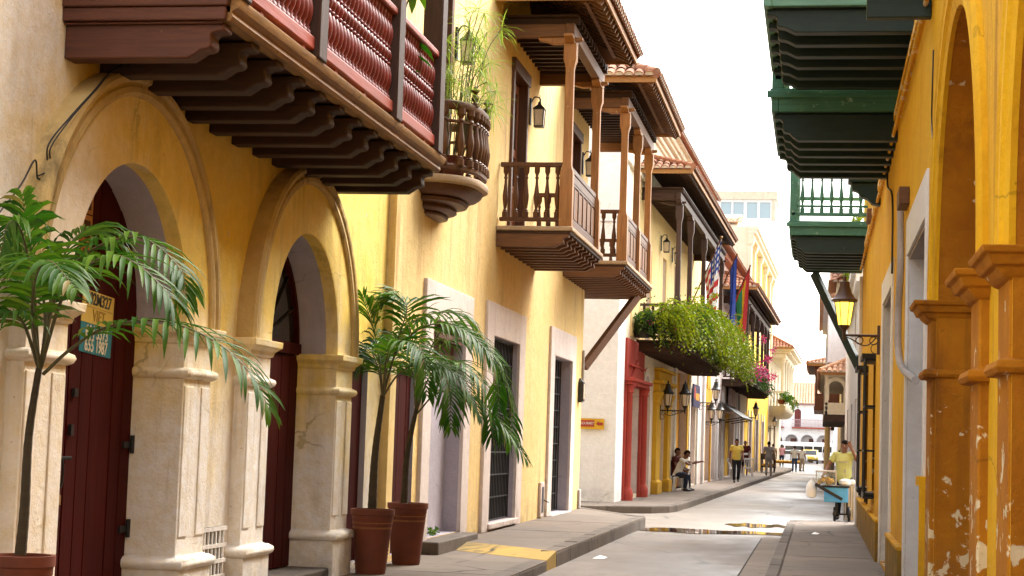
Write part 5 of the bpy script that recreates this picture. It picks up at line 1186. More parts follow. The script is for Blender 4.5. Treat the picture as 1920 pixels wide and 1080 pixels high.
FR1 = [[(-4.53, 9.75, 1.92), (-4.58, 9.75, 2.33), (-4.62, 9.75, 2.62), (-4.65, 9.65, 2.93)], [(-4.52, 9.75, 1.96), (-4.48, 9.85, 2.41), (-4.31, 9.9, 2.64), (-3.99, 9.85, 2.72), (-3.7, 9.75, 2.54), (-3.62, 9.7, 2.35)], [(-4.5, 9.75, 1.89), (-4.3, 9.65, 2.03), (-4.04, 9.55, 2.16), (-3.68, 9.45, 2.2), (-3.32, 9.35, 2.09), (-3.08, 9.3, 1.91), (-2.95, 9.25, 1.72)], [(-4.53, 9.75, 1.92), (-4.68, 9.85, 2.34), (-4.82, 9.9, 2.57), (-4.99, 9.95, 2.62), (-5.15, 9.95, 2.47)], [(-4.53, 9.75, 1.92), (-4.56, 9.55, 2.19), (-4.65, 9.45, 2.21), (-4.75, 9.35, 1.99)], [(-4.53, 9.75, 1.92), (-4.5, 9.55, 2.38), (-4.55, 9.45, 2.71), (-4.58, 9.35, 2.73), (-4.57, 9.25, 2.53)], [(-4.52, 9.75, 1.92), (-4.32, 9.55, 2.32), (-4.1, 9.35, 2.49), (-3.84, 9.25, 2.54), (-3.54, 9.15, 2.35), (-3.47, 9.15, 2.19)], [(-4.52, 9.75, 1.92), (-4.57, 9.95, 2.35), (-4.54, 10.1, 2.69), (-4.44, 10.25, 2.81), (-4.26, 10.35, 2.69)], [(-4.52, 9.75, 1.92), (-4.45, 9.45, 2.22), (-4.29, 9.15, 2.44), (-4.08, 8.85, 2.47), (-3.84, 8.65, 2.31)], [(-4.52, 9.75, 1.92), (-4.6, 9.95, 2.22), (-4.76, 10.15, 2.56), (-4.97, 10.35, 2.65), (-5.15, 10.45, 2.45)]]
FR2 = [[(-4.58, 18.3, 2.0), (-4.63, 18.3, 2.37), (-4.71, 18.3, 2.71), (-4.82, 18.2, 3.07)], [(-4.58, 18.3, 2.0), (-4.49, 18.3, 2.37), (-4.41, 18.3, 2.71), (-4.38, 18.4, 2.98), (-4.55, 18.4, 3.11), (-4.7, 18.4, 2.97)], [(-4.58, 18.3, 2.0), (-4.42, 18.2, 2.48), (-4.08, 18.1, 2.76), (-3.66, 18.0, 2.71), (-3.32, 17.9, 2.38), (-3.25, 17.9, 1.94)], [(-4.58, 18.3, 2.0), (-4.33, 18.0, 2.25), (-4.0, 17.8, 2.36), (-3.64, 17.7, 2.22), (-3.38, 17.6, 1.82)], [(-4.58, 18.3, 2.0), (-4.67, 18.4, 2.31), (-4.82, 18.5, 2.54), (-4.91, 18.5, 2.31)], [(-4.58, 18.3, 2.0), (-4.52, 18.4, 2.54), (-4.24, 18.5, 2.87), (-3.85, 18.6, 2.92), (-3.59, 18.7, 2.64)], [(-4.58, 18.3, 2.0), (-4.45, 17.9, 2.41), (-4.27, 17.7, 2.57), (-3.99, 17.5, 2.45), (-3.9, 17.4, 2.02)]]
FR3 = [[(-4.56, 19.85, 1.89), (-4.49, 19.85, 2.38), (-4.16, 19.85, 2.7), (-3.72, 19.85, 2.59), (-3.48, 19.85, 2.1), (-3.43, 19.85, 1.56)], [(-4.55, 19.85, 1.86), (-4.28, 19.65, 2.09), (-3.92, 19.55, 2.08), (-3.52, 19.45, 1.79), (-3.19, 19.35, 1.39)], [(-4.57, 19.85, 1.89), (-4.66, 19.95, 2.38), (-4.9, 20.05, 2.76), (-5.18, 20.15, 2.69)], [(-4.56, 19.85, 1.89), (-4.51, 20.05, 2.51), (-4.29, 20.15, 2.9), (-3.99, 20.25, 2.79), (-3.74, 20.35, 2.42)], [(-4.56, 19.85, 1.89), (-4.33, 19.55, 2.31), (-3.98, 19.35, 2.43), (-3.65, 19.25, 2.14), (-3.54, 19.25, 1.55)], [(-4.57, 19.85, 1.89), (-4.57, 19.75, 2.44), (-4.66, 19.65, 2.92), (-4.82, 19.65, 3.16), (-4.95, 19.65, 3.1)], [(-4.56, 19.85, 1.89), (-4.44, 19.35, 2.36), (-4.22, 19.05, 2.47), (-3.99, 18.85, 2.17), (-3.92, 18.75, 1.71)]]
t1 = [(-4.58, 9.75, 0.83), (-4.57, 9.75, 1.11), (-4.57, 9.75, 1.52), (-4.53, 9.75, 1.92)]
t2 = [(-4.65, 18.3, 0.81), (-4.64, 18.3, 1.4), (-4.58, 18.3, 2.02)]
t3 = [(-4.67, 19.85, 0.81), (-4.65, 19.85, 1.4), (-4.56, 19.85, 1.92)]
# ================================================================== PEOPLE
def blob(m, pts, rads, n=10):
    """tapered limb with rounded ends"""
    P = [Vector(p) for p in pts]; d0 = (P[0] - P[1]).normalized(); d1 = (P[-1] - P[-2]).normalized(); r0, r1 = rads[0], rads[-1]
    pts = [P[0] + d0 * r0 * .9, P[0] + d0 * r0 * .55] + P + [P[-1] + d1 * r1 * .55, P[-1] + d1 * r1 * .9]
    m.tube(pts, [r0 * .35, r0 * .8] + list(rads) + [r1 * .8, r1 * .35], n)
def torso(m, rows, n=16):
    """rows: (centre, half width, half depth, yaw)"""
    vs = []
    for c, w, d, yaw in rows:
        for k in range(n):
            a = 2 * pi * k / n; x, y_ = w * cos(a), d * sin(a); vs.append((c[0] + x * cos(yaw) - y_ * sin(yaw), c[1] + x * sin(yaw) + y_ * cos(yaw), c[2]))
    fs = [(j * n + k, j * n + (k + 1) % n, (j + 1) * n + (k + 1) % n, (j + 1) * n + k) for j in range(len(rows) - 1) for k in range(n)]
    m.add(vs, fs + [tuple(range(n))[::-1], tuple((len(rows) - 1) * n + k for k in range(n))])
def fuse(o, vox, it=4):
    r = o.modifiers.new('fuse', 'REMESH'); r.mode = 'VOXEL'; r.voxel_size = vox; r.use_smooth_shade = True
    s = o.modifiers.new('smooth', 'SMOOTH'); s.factor = .5; s.iterations = it
STAND = dict(pel=(0, 0, .93), chest=(0, -.01, 1.28), neck=(0, .01, 1.46), head=(0, -.02, 1.60), sl=(-.185, .01, 1.40), sr=(.185, .01, 1.40), el=(-.235, .03, 1.12), er=(.235, .03, 1.12), wl=(-.245, -.05, .87), wr=(.245, -.05, .87),
    hl=(-.09, 0, .91), hr=(.09, 0, .91), kl=(-.10, -.02, .50), kr=(.10, -.02, .50), al=(-.105, .03, .09), ar=(.105, .03, .09))
def person(label, loc, rz, shirt, trousers, pose=None, k=1.0, vox=.011, shoe=None, hairc='hair', bald=False, sleeve=.55, group=None, hand_far=None, skirt=None, long_shirt=0.0, hold=None):
    """faces local -y; feet at z=0"""
    J = dict(STAND); J.update(pose or {}); V = {a: Vector(b) for a, b in J.items() if isinstance(b, tuple)}
    t = thing('person', label, 'person', loc, rz, group); t.scale = (k, k, k)
    m = MB()
    pel, ch, nk, hd = V['pel'], V['chest'], V['neck'], V['head']; wa = pel.lerp(ch, .5)
    tor = [(pel - (ch - pel) * .22, .13, .10, 0), (pel, .155, .11, 0), (wa, .135, .095, 0), (ch, .165, .11, 0), (ch.lerp(nk, .55), .15, .095, 0), (ch.lerp(nk, .85), .08, .07, 0)]
    torso(m, tor)
    blob(m, [ch.lerp(nk, .7), nk, nk.lerp(hd, .5)], [.065, .055, .055])
    up = (hd - nk).normalized(); fw = Vector(J.get('look', (0, -1, 0))); fw = (fw - up * fw.dot(up)).normalized(); sd = fw.cross(up)
    hc = hd
    hv = MB(); hv.ball((0, 0, 0), 1, 12); Hm = Matrix((sd, -fw, up)).transposed()
    m.add([hc + Hm @ Vector((a * .075, b * .095, c * .115)) for a, b, c in hv.v], hv.f)
    hv = MB(); hv.ball((0, 0, 0), 1, 8); m.add([hc + Hm @ Vector((a * .052, b * .06 - .035, c * .06 - .075)) for a, b, c in hv.v], hv.f)      # jaw
    blob(m, [hc + fw * .088 + up * .012, hc + fw * .108 - up * .022], [.010, .016], 6)                                                # nose
    for sg in (-1, 1): blob(m, [hc + sd * sg * .078 + up * .02, hc + sd * sg * .08 - up * .025], [.018, .013], 6)                      # ears
    for s_, e_, w_, sg in (('sl', 'el', 'wl', -1), ('sr', 'er', 'wr', 1)):
        S, E, W = V[s_], V[e_], V[w_]
        blob(m, [ch.lerp(nk, .35) + (S - ch).normalized() * .06, S], [.06, .056]); blob(m, [S, S.lerp(E, .5), E], [.053, .047, .038]); blob(m, [E, E.lerp(W, .35), W], [.039, .038, .026])
        f = (W - E).normalized(); pn = Vector(J.get('palm' + s_[1], (sg * 1., 0, 0))); pn = (pn - f * pn.dot(f)); pn = pn.normalized() if pn.length > .1 else Vector((0, 0, 1)); q = f.cross(pn)
        cu = J.get('curl' + s_[1], .5); pa = W + f * .09
        blob(m, [W + q * .012, pa + q * .02], [.024, .026], 8); blob(m, [W - q * .012, pa - q * .02], [.024, .024], 8)
        for i, (off, L) in enumerate(((.034, .066), (.012, .078), (-.011, .072), (-.033, .055))):
            a = pa + q * off; dd = f; pts = [a]
            for sgm in range(3): dd = (dd - pn * cu * .75).normalized(); a = a + dd * L / 3; pts.append(a)
            m.tube(pts, [.0105, .0105, .0095, .007], 6)
        m.tube([W + f * .03 + q * .03, W + f * .055 + q * .055 - pn * .012, W + f * .085 + q * .06 - pn * .028], [.014, .012, .009], 6)   # thumb
    for h_, k_, a_ in (('hl', 'kl', 'al'), ('hr', 'kr', 'ar')):
        H, K, A = V[h_], V[k_], V[a_]
        blob(m, [H, H.lerp(K, .5), K], [.085, .075, .055]); blob(m, [K, K.lerp(A, .35), A], [.054, .054, .036])
    b = m.build('body', M['skin'], t, ang=0); fuse(b, vox * .62 if vox < .012 else vox, 2)
    # shirt
    m = MB(); lo = pel - (ch - pel) * (.12 + long_shirt)
    torso(m, [(lo, .175, .135, 0), (pel, .178, .135, 0), (wa, .168, .125, 0), (ch, .19, .135, 0), (ch.lerp(nk, .45), .18, .115, 0), (ch.lerp(nk, .75), .10, .085, 0), (ch.lerp(nk, .86), .072, .07, 0)])
    for s_, e_, w_ in (('sl', 'el', 'wl'), ('sr', 'er', 'wr')):
        S, E, W = V[s_], V[e_], V[w_]
        blob(m, [ch.lerp(nk, .3) + (S - ch).normalized() * .08, S], [.08, .075])
        if sleeve <= 1: m.tube([S - (E - S) * .08, S.lerp(E, sleeve * .5), S.lerp(E, sleeve)], [.07, .072, .074], 10)
        else: m.tube([S - (E - S) * .08, S.lerp(E, .5), E, E.lerp(W, .5), E.lerp(W, .93)], [.07, .064, .056, .05, .044], 10)
    s_ = m.build('shirt', shirt, t, ang=0); fuse(s_, vox, 3)
    # trousers
    m = MB(); torso(m, [(pel - (ch - pel) * .3, .14, .115, 0), (pel, .168, .125, 0), (pel + (ch - pel) * .15, .16, .12, 0)])
    ends = []
    for h_, k_, a_ in (('hl', 'kl', 'al'), ('hr', 'kr', 'ar')):
        H, K, A = V[h_], V[k_], V[a_]; A2 = K.lerp(A, .96) if skirt is None else K.lerp(A, skirt)
        m.tube([H + (H - K) * .08, H.lerp(K, .3), H.lerp(K, .7), K, K.lerp(A2, .5), A2], [.09, .098, .08, .072, .066, .06], 10); blob(m, [pel, H], [.1, .095])
    s2 = m.build('trousers', trousers, t, ang=0); fuse(s2, vox, 3)
    # shoes
    for a_, k_ in (('al', 'kl'), ('ar', 'kr')):
        A = V[a_]; ft = Vector(J.get('foot' + a_[1], (0, -1, 0))); m = MB(); blob(m, [A + Vector((0, .0, -.03)) - ft * .03, A + Vector((0, 0, -.045)) + ft * .07, A + Vector((0, 0, -.055)) + ft * .16], [.042, .042, .03]); x = m.build('shoe', shoe or M['black'], t, ang=60)
    # hair, eyes, mouth
    if not bald:
        hv = MB(); hv.ball((0, 0, 0), 1, 14); keep = []
        m = MB(); vs = [hc + Hm @ Vector((a * .084, b * .104 + .006, c * .123 + .006)) for a, b, c in hv.v]
        fs = [f for f in hv.f if sum(hv.v[i][2] for i in f) / len(f) > (.38 if sum(hv.v[i][1] for i in f) / len(f) < -.15 else -.35)]
        m.add(vs, fs); h_ = m.build('hair', M[hairc], t, ang=80)
    e = MB(); [e.ball(hc + fw * .082 + sd * sg * .031 + up * .018, .011, 6) for sg in (-1, 1)]; e.build('eye', M['eyewhite'], t); e = MB(); [e.ball(hc + fw * .0905 + sd * sg * .031 + up * .018, .006, 6) for sg in (-1, 1)]; e.build('pupil', M['black'], t)
    e = MB(); e.tube([hc + fw * .088 - sd * .024 - up * .058, hc + fw * .098 - up * .056, hc + fw * .088 + sd * .024 - up * .058], .006, 6); e.build('mouth', M['lip'], t)
    return t
W_ = lambda s: None
cl = {n: cloth(n + '_cloth', c) for n, c in dict(limeyellow=(.48, .47, .17), yellow=(.62, .48, .1), white=(.78, .76, .74), maroon=(.1, .018, .018), grey=(.36, .31, .27), pink=(.7, .36, .4), paleblue=(.66, .68, .7), jean=(.035, .07, .19), dark=(.018, .02, .026), navy=(.025, .035, .07), khaki=(.45, .36, .26), darkblue=(.03, .035, .07), purple=(.2, .14, .3)).items()}
# the vendor, hand to his ear
VD = person('street vendor in a loose lime yellow t-shirt, one hand raised to his ear', (.6, 41.2, 0), R(-8), cl['limeyellow'], cl['dark'], dict(
    el=(-.33, -.02, 1.17), wl=(-.40, -.2, .98), pall=(0, 0, -1), er=(.285, -.09, 1.30), wr=(.165, -.14, 1.565), palmr=(-.5, 1, 0), curlr=.6, look=(.45, -1, -.05), head=(.02, -.03, 1.6), sr=(.19, 0, 1.41), kl=(-.10, -.04, .5), al=(-.12, .02, .09), ar=(.1, .05, .09)), 1.06, .009, long_shirt=.32, sleeve=.62)
pm = MB(); [pm.box(-.10 + .055 * i, -.06 + .055 * i, -.152, -.146, 1.235, 1.262) for i in range(4)]; pm.box(.03, .06, -.150, -.142, 1.02, 1.1)
pm.build('shirt_print', plain('faded_print', (.42, .36, .3), .9), VD)
# seated man leaning over a reversed chair
CHAIR = dict(prof=None)
def plastic_chair(label, loc, rz, group='white plastic chairs on the far pavement'):
    t = thing('plastic_chair', label, 'chair', loc, rz, group); m = MB(); m.box(-.21, .21, -.21, .21, .42, .45); m.box(-.21, .21, -.225, -.205, .37, .44)
    m.build('seat', M['plasticwhite'], t, bevel=.01)
    for sx, sy in ((-1, -1), (1, -1), (-1, 1), (1, 1)): MB().bar((sx * .23, sy * .22, 0), (sx * .19, sy * .18, .43), .05).build('leg', M['plasticwhite'], t, bevel=.008)
    m = MB(); [m.bar((q, .2, .42), (q * 1.08, .33, .86), .05 if abs(q) > .15 else .035, .02) for q in (-.19, -.09, 0, .09, .19)]; m.bar((-.22, .325, .86), (.22, .325, .86), .03, .08); m.build('backrest', M['plasticwhite'], t, bevel=.008)
    return t
p0 = b2(11.4, .42, .15); plastic_chair('white plastic chair turned back to front under the man in the white shirt', p0, R(90) - PA + R(180) + 0, )
person('man in a white t-shirt sitting astride a reversed plastic chair, one arm stretched out', (p0[0] - .05, p0[1], .15), R(90) - PA, cl['white'], cl['navy'], dict(
    pel=(0, .08, .52), chest=(0, -.06, .86), neck=(0, -.14, 1.03), head=(0, -.22, 1.16), sl=(-.19, -.08, .97), sr=(.19, -.08, .97), er=(.22, -.36, .88), wr=(.18, -.62, .93), el=(-.22, -.3, .84), wl=(-.1, -.46, .9), palmr=(0, 0, 1), curlr=.8, pall=(0, 0, 1),
    hl=(-.1, .06, .50), hr=(.1, .06, .50), kl=(-.27, -.26, .50), kr=(.27, -.26, .50), al=(-.27, -.2, .09), ar=(.27, -.2, .09)), 1.0, .010)
p0 = b2(12.5, .16, .15); plastic_chair('white plastic chair by the yellow bay, half hidden by the man in white', p0, R(100))
person('man in a dark maroon shirt sitting just behind the man in white', (p0[0], p0[1], .15), R(70) - PA, cl['maroon'], cl['dark'], dict(
    pel=(0, .06, .52), chest=(0, .02, .90), neck=(0, 0, 1.08), head=(0, -.03, 1.22), sl=(-.19, .0, 1.01), sr=(.19, .0, 1.01), el=(-.25, -.1, .78), er=(.25, -.1, .78), wl=(-.15, -.32, .66), wr=(.15, -.32, .66), hl=(-.09, .04, .50), hr=(.09, .04, .50), kl=(-.12, -.38, .52), kr=(.12, -.38, .52), al=(-.12, -.40, .09), ar=(.12, -.40, .09)), 1.0, .011)
WALK = dict(kl=(-.1, -.14, .52), al=(-.1, -.16, .09), kr=(.1, -.02, .5), ar=(.1, .2, .12), el=(-.25, .08, 1.14), wl=(-.25, .1, .88), er=(.25, -.04, 1.14), wr=(.23, -.22, .94))
person('man in a yellow shirt and dark trousers walking along the far pavement', (-3.2, 71.5, .15), R(10), cl['yellow'], cl['dark'], WALK, 1.02, .012)
person('bald man in a maroon shirt standing by the yellow wall with a white parcel', (-3.6, 90, .15), R(5), cl['maroon'], cl['dark'], dict(er=(.25, -.06, 1.12), wr=(.08, -.26, 1.05), el=(-.25, -.06, 1.12), wl=(-.06, -.26, 1.05)), 1.03, .013, bald=True, skirt=.05)
tag(MB().box(-3.75, -3.45, 89.62, 89.74, 1.18, 1.28).build('parcel', M['plasticwhite'], bevel=.02), 'white parcel held by the bald man in maroon', 'parcel')
plastic_chair('white plastic chair empty beside the bald man in maroon', (-3.35, 87.5, .15), R(190)); 
plastic_chair('white plastic chair against the mustard gate', b2(36, .45, .15), R(80))
person('person in a grey jumpsuit walking away along the kerb', (-2.42, 90.2, .15), R(176), cl['grey'], cl['grey'], WALK, 1.02, .013, shoe=cl['dark'])
person('person in khaki, further down the left kerb behind the grey jumpsuit', (-2.75, 112, .15), R(170), cl['khaki'], cl['maroon'], WALK, .98, .014)
person('person in a purple top beside the pink shirt', (-2.95, 139, .15), R(185), cl['purple'], cl['dark'], None, .98, .014)
person('man in a pink shirt with his back turned at the end of the street', (-2.68, 136, .15), R(185), cl['pink'], cl['darkblue'], None, 1.0, .014)
person('man in a pale shirt and blue jeans with his back turned, standing in the road', (-1.52, 121, 0), R(183), cl['paleblue'], cl['jean'], None, 1.03, .014)
person('person in a white top and pale trousers standing beside the man in blue jeans', (-1.05, 126, 0), R(150), cl['white'], cl['khaki'], None, 1.0, .014)
person('dark-clothed person standing on the far right pavement by the pole', (.68, 150, .14), R(170), cl['darkblue'], cl['dark'], None, 1.0, .014)
person('dark blue clothed person bending at the doorway beyond the vendor', (.72, 92, .14), R(60), cl['darkblue'], cl['khaki'], dict(chest=(0, -.2, 1.18), neck=(0, -.34, 1.28), head=(0, -.46, 1.33), sl=(-.18, -.28, 1.26), sr=(.18, -.28, 1.26), el=(-.2, -.36, .98), er=(.2, -.36, .98), wl=(-.15, -.48, .8), wr=(.15, -.48, .8)), 1.0, .014)

# ================================================================== VENDOR'S CART
t = thing('vendor_cart', 'pale blue two-wheeled fruit cart with a small glass case, parked at the corner', 'cart', (.42, 40.4, 0))
M['cartblue'] = plain('sky_blue_paint', (.1, .42, .82), .35, var=.2, sc=5); M['mango'] = plain('ripe_fruit', (.8, .42, .02), .5, var=.5, sc=25)
MB().box(-.26, .27, -.22, .25, .43, .76).build('box_body', M['cartblue'], t, bevel=.015)
m = MB(); m.box(-.45, .3, -.25, .28, .761, .80); m.build('tray', M['iron'], t, bevel=.008)
m = MB()
for a in (-.44, .0): 
    for b in (-.24, .26): m.box(a - .012, a + .012, b - .012, b + .012, .80, 1.10)
m.box(-.456, .016, -.256, .276, 1.10, 1.13); m.build('glass_case_frame', M['chrome'], t)
gm, nt, b = nm('clear_glass'); b.inputs['Base Color'].default_value = (.9, .95, .95, 1); b.inputs['Roughness'].default_value = .05; b.inputs['Transmission Weight'].default_value = .9; b.inputs['IOR'].default_value = 1.1
MB().box(-.43, -.01, -.235, .255, .802, 1.095).build('glass_pane', gm, t)
m = MB(); rg = random.Random(3)
for i in range(26): m.ball((rg.uniform(-.38, -.06), rg.uniform(-.18, .2), .84 + .075 * rg.random() + (.04 if i % 3 == 0 else 0)), .04, 7, 1, 1, 1.1)
m.build('fruit', M['mango'], t)
MB().bar((-.46, -.28, .82), (.14, -.29, .50), .035, .07).build('push_handle', M['black'], t, bevel=.006)
for sx in (-.02, .30):
    m = MB(); m.ring(0, 0, [(.10, -.03), (.155, -.03), (.165, 0), (.155, .03), (.10, .03)], 0, 2 * pi, 24); w_ = m.build('wheel', M['black'], t, loc=(sx, .0, .165)); m = MB(); m.tube([(-.04, 0, 0), (.04, 0, 0)], .035, 8); [m.bar((0, 0, 0), (0, .11 * cos(q), .11 * sin(q)), .014) for q in [pi * i / 3 for i in range(6)]]; m.build('hub', M['iron'], w_)
m = MB(); m.tube([(-.04, 0, .165), (.32, 0, .165)], .018, 6); [m.bar((q, 0, .165), (q, 0, .44), .04) for q in (.03, .25)]; m.build('axle_frame', M['iron'], t)
tag(MB().lathe([(.11, .81), (.13, .84), (.12, .92), (.06, .95), (.02, .955)], (.62, 40.42, 0), 14).build('covered_bowl', M['plasticwhite']), 'white covered bowl standing on the blue cart', 'bowl')
t = thing('steel_drinks_box', 'upright brushed steel box with a pale lid between the cart and the wall', 'drinks box', (.70, 40.8, 0))
MB().box(-.1, .13, -.2, .25, .02, .82).build('case', M['chrome'], t, bevel=.01); MB().box(-.13, .15, -.23, .28, .82, .93).build('lid', M['plasticwhite'], t, bevel=.03); m = MB(); [m.box(-.08 + .06 * i, -.07 + .06 * i, -.206, -.2, .08, .78) for i in range(4)]; m.build('groove', M['iron'], t)
t = thing('carrier_bag', 'white plastic carrier bag hanging from the cart handle end', 'bag', (-.12, 40.35, .5))
MB().lathe([(.02, 0), (.10, .02), (.125, .12), (.12, .26), (.07, .36), (.02, .41), (.025, .44)], n=14, sy=.7).build('bag', M['plasticwhite'], t, ang=60); MB().tube([(0, 0, .4), (.04, -.0, .47), (.09, 0, .36)], .008, 6).build('handle', M['plasticwhite'], t)
tag(MB().add([(-.08, 30.7, .153), (.03, 30.66, .155), (.06, 30.95, .16), (-.05, 31.0, .165), (-.02, 30.82, .185)], [(0, 1, 4), (1, 2, 4), (2, 3, 4), (3, 0, 4)]).build('paper_scrap', M['plasticwhite'], ang=0), 'crumpled white paper scrap lying on the lamp-side pavement', 'litter')
tag(MB().add([(-3.02, 24.2, .004), (-2.86, 24.2, .006), (-2.84, 24.5, .01), (-3.0, 24.55, .012), (-2.93, 24.36, .045)], [(0, 1, 4), (1, 2, 4), (2, 3, 4), (3, 0, 4)]).build('paper_scrap', M['plasticwhite'], ang=0), 'crumpled white paper scrap lying in the road by the tall kerb', 'litter')

# ================================================================== VEHICLES AND STALLS FAR AWAY
M['taxi'] = plain('taxi_yellow_paint', (.62, .42, .03), .25, spec=.6, var=.08); M['vanwhite'] = plain('white_vehicle_paint', (.76, .76, .76), .3, spec=.6, var=.06)
def vehicle(name, label, cat, loc, rz, L, Wd, H, hood, bodym, win_z, bus=False):
    t = thing(name, label, cat, loc, rz); h = Wd / 2
    if bus: pr = [(-L / 2, .35), (L / 2, .35), (L / 2 + .05, 1.0), (L / 2 - .12, H - .1), (L / 2 - .3, H), (-L / 2 + .15, H), (-L / 2, H - .15)]
    else: pr = [(-L / 2, .3), (L / 2, .3), (L / 2 + .03, .62), (L / 2 - .12, .82), (L / 2 - hood, .93), (L / 2 - hood - .62, H - .03), (-.55 * L / 2 - .2, H), (-L / 2 + .55, .98), (-L / 2 + .1, .92), (-L / 2 - .02, .6)]
    MB().prism([(y_, z) for y_, z in pr], 'x', -h, h).build('body', bodym, t, bevel=.05)
    g = MB()
    if bus:
        for i in range(8):
            a = -L / 2 + .4 + (L - 1.2) * i / 8; [g.box(sx * h - .012, sx * h + .012, a, a + (L - 1.2) / 8 - .12, win_z, win_z + .62) for sx in (-1, 1)]
        g.box(-h + .12, h - .12, L / 2 - .06, L / 2 + .02, win_z, win_z + .55)
    else:
        y0, y1 = L / 2 - hood - .06, L / 2 - hood - .6
        g.add([(-h + .12, y0 + .045, .97), (h - .12, y0 + .045, .97), (h - .2, y1 + .05, H - .08), (-h + .2, y1 + .05, H - .08)], [(0, 1, 2, 3)])
        [g.prism([(y1 - .05, H - .1), (y0 - .12, .98), (-L / 2 + .8, .98), (-.55 * L / 2 - .1, H - .1)], 'x', sx * h - .012, sx * h + .012) for sx in (-1, 1)]
    g.build('window', M['darkglass'], t)
    for sx in (-1, 1):
        for yy in (-L / 2 + .75, L / 2 - .75):
            m = MB(); m.ring(0, 0, [(.05, -.1), (.31, -.1), (.33, -.06), (.33, .06), (.31, .1), (.05, .1)], 0, 2 * pi, 20); m.build('wheel', M['black'], t, loc=(sx * (h - .08), yy, .33))
        MB().ball((sx * (h - .25), L / 2 + .0, .68), .1, 8, 1.2, .4, .8).build('headlight', M['plasticwhite'], t)
    m = MB(); m.box(-h, h, L / 2 - .02, L / 2 + .08, .34, .48); m.box(-.25, .25, L / 2 + .08, L / 2 + .095, .38, .46); m.build('bumper', M['grey'] if bus else M['black'], t, bevel=.02)
    return t
vehicle('taxi', 'yellow taxi parked facing the camera at the end of the street', 'taxi', (-.78, 192, 0), R(180), 4.0, 1.66, 1.5, 1.0, M['taxi'], .95)
vehicle('bus', 'long white bus standing across the end of the street before the arcade', 'bus', (-2.3, 199.5, 0), R(-90), 9.5, 2.2, 2.3, 0, M['vanwhite'], 1.25, True)
vehicle('parked_car', 'white car parked in front of the bus, behind the pink shirt', 'car', (-3.0, 188, 0), R(90), 3.9, 1.65, 1.42, 1.0, M['vanwhite'], .95)
t = thing('street_stall', 'small dark pavement stall with orange goods on a lower shelf', 'stall', b2(60, .75, .15))
MB().box(-.4, .4, -1.2, 1.2, .75, 1.1).build('counter', M['black'], t, bevel=.01); MB().box(-.36, .36, -1.1, 1.1, .3, .36).build('shelf', M['iron'], t); m = MB(); [m.ball((rg.uniform(-.3, .3), rg.uniform(-1, 1), .42), .09, 6) for i in range(24)]; m.build('goods', M['mango'], t); m = MB(); [m.bar((a, b, 0), (a, b, .75), .05) for a in (-.36, .36) for b in (-1.1, 1.1)]; m.build('leg', M['iron'], t)
t = thing('fruit_table', 'low table of orange fruit behind the man in blue jeans', 'stall', (-2.1, 128, 0)); MB().box(-.9, .9, -.4, .4, .5, .56).build('table_top', M['brownboard'], t); m = MB(); [m.bar((a, b, 0), (a, b, .5), .06) for a in (-.85, .85) for b in (-.35, .35)]; m.build('leg', M['brownboard'], t); m = MB(); [m.ball((rg.uniform(-.8, .8), rg.uniform(-.3, .3), .62), .12, 6) for i in range(90)]; m.build('fruit', M['mango'], t)

# ================================================================== PLANTS
PG = 'potted palms on the near pavement'
palm('potted palm nearest the camera with long fronds crossing the first arch', (-4.56, 9.75), t1, FR1, .185, .70, .13, (0, 0), 1, PG, L=.40, w=.034, n=26, droop=.5, tk=.8)
palm('shorter potted palm just past the second arch, its leaves standing upright', (-4.64, 18.3), t2, FR2, .235, .68, .13, (0, 0), 2, PG, L=.50, w=.032, n=32, droop=.4, tk=1.1)
palm('potted palm with fronds arching far over the pavement, behind its upright neighbour', (-4.62, 19.85), t3, FR3, .235, .70, .13, (0, 0), 3, PG, L=.52, w=.032, n=34, droop=.55, tk=1.0)
# grassy plant in the curved balcony
rg = random.Random(11)
t = thing('papyrus_plant', 'feathery papyrus-like plant spilling over the small curved balcony', 'plant', (-4.6, 21.6, 4.83))
m = MB(); sm = MB()
for i in range(30):
    a = rg.uniform(0, 2 * pi); ln = rg.uniform(.7, 2.3); tilt = rg.uniform(.05, .75)
    e = Vector((.30 * cos(a) + .35 * tilt, .5 * sin(a) * (1 + tilt) + .55 * tilt * rg.uniform(-.3, 1.2), ln)); q = catmull([(.1 * cos(a), .2 * sin(a), .3), tuple(e * .6 + Vector((0, 0, .35))), tuple(e)], 10); sm.tube(q, .006, 5)
    for k in range(26):
        d = Vector((rg.gauss(0, 1), rg.gauss(0, 1), rg.gauss(-.1, .75))); p = q[-1] if k < 18 else q[rg.randint(6, 9)]; leaflet(m, p, d, Vector((rg.gauss(0, .2), rg.gauss(0, .2), 1)).normalized(), rg.uniform(.22, .42), .014, .4, 3)
m.build('foliage', M['grasslf'], t, ang=0, recalc=False); sm.build('stem', M['palmstem'], t); MB().lathe([(.12, 0), (.17, .3), (.16, .3)], n=14).build('pot', M['terracotta'], t)
t = thing('balcony_shrub', 'broad-leaved green plant standing behind the red balusters', 'plant', (-4.35, 16.1, 4.41))
m = MB(); sm = MB()
for i in range(26):
    a = rg.uniform(0, 2 * pi); e = Vector((.45 * cos(a), .45 * sin(a), rg.uniform(.7, 1.75))); q = catmull([(0, 0, .3), tuple(e * .6), tuple(e)], 6); sm.tube(q, .008, 5)
    for k in range(4): leaflet(m, q[rg.randint(3, 6)], Vector((rg.gauss(0, 1), rg.gauss(0, 1), rg.gauss(.1, .4))), Vector((0, 0, 1)), rg.uniform(.22, .36), .09, .35, 4)
m.build('foliage', M['palm'], t, ang=0, recalc=False); sm.build('stem', M['palmstem'], t); MB().lathe([(.14, 0), (.19, .34), (.18, .34)], n=14).build('pot', M['terracotta'], t)
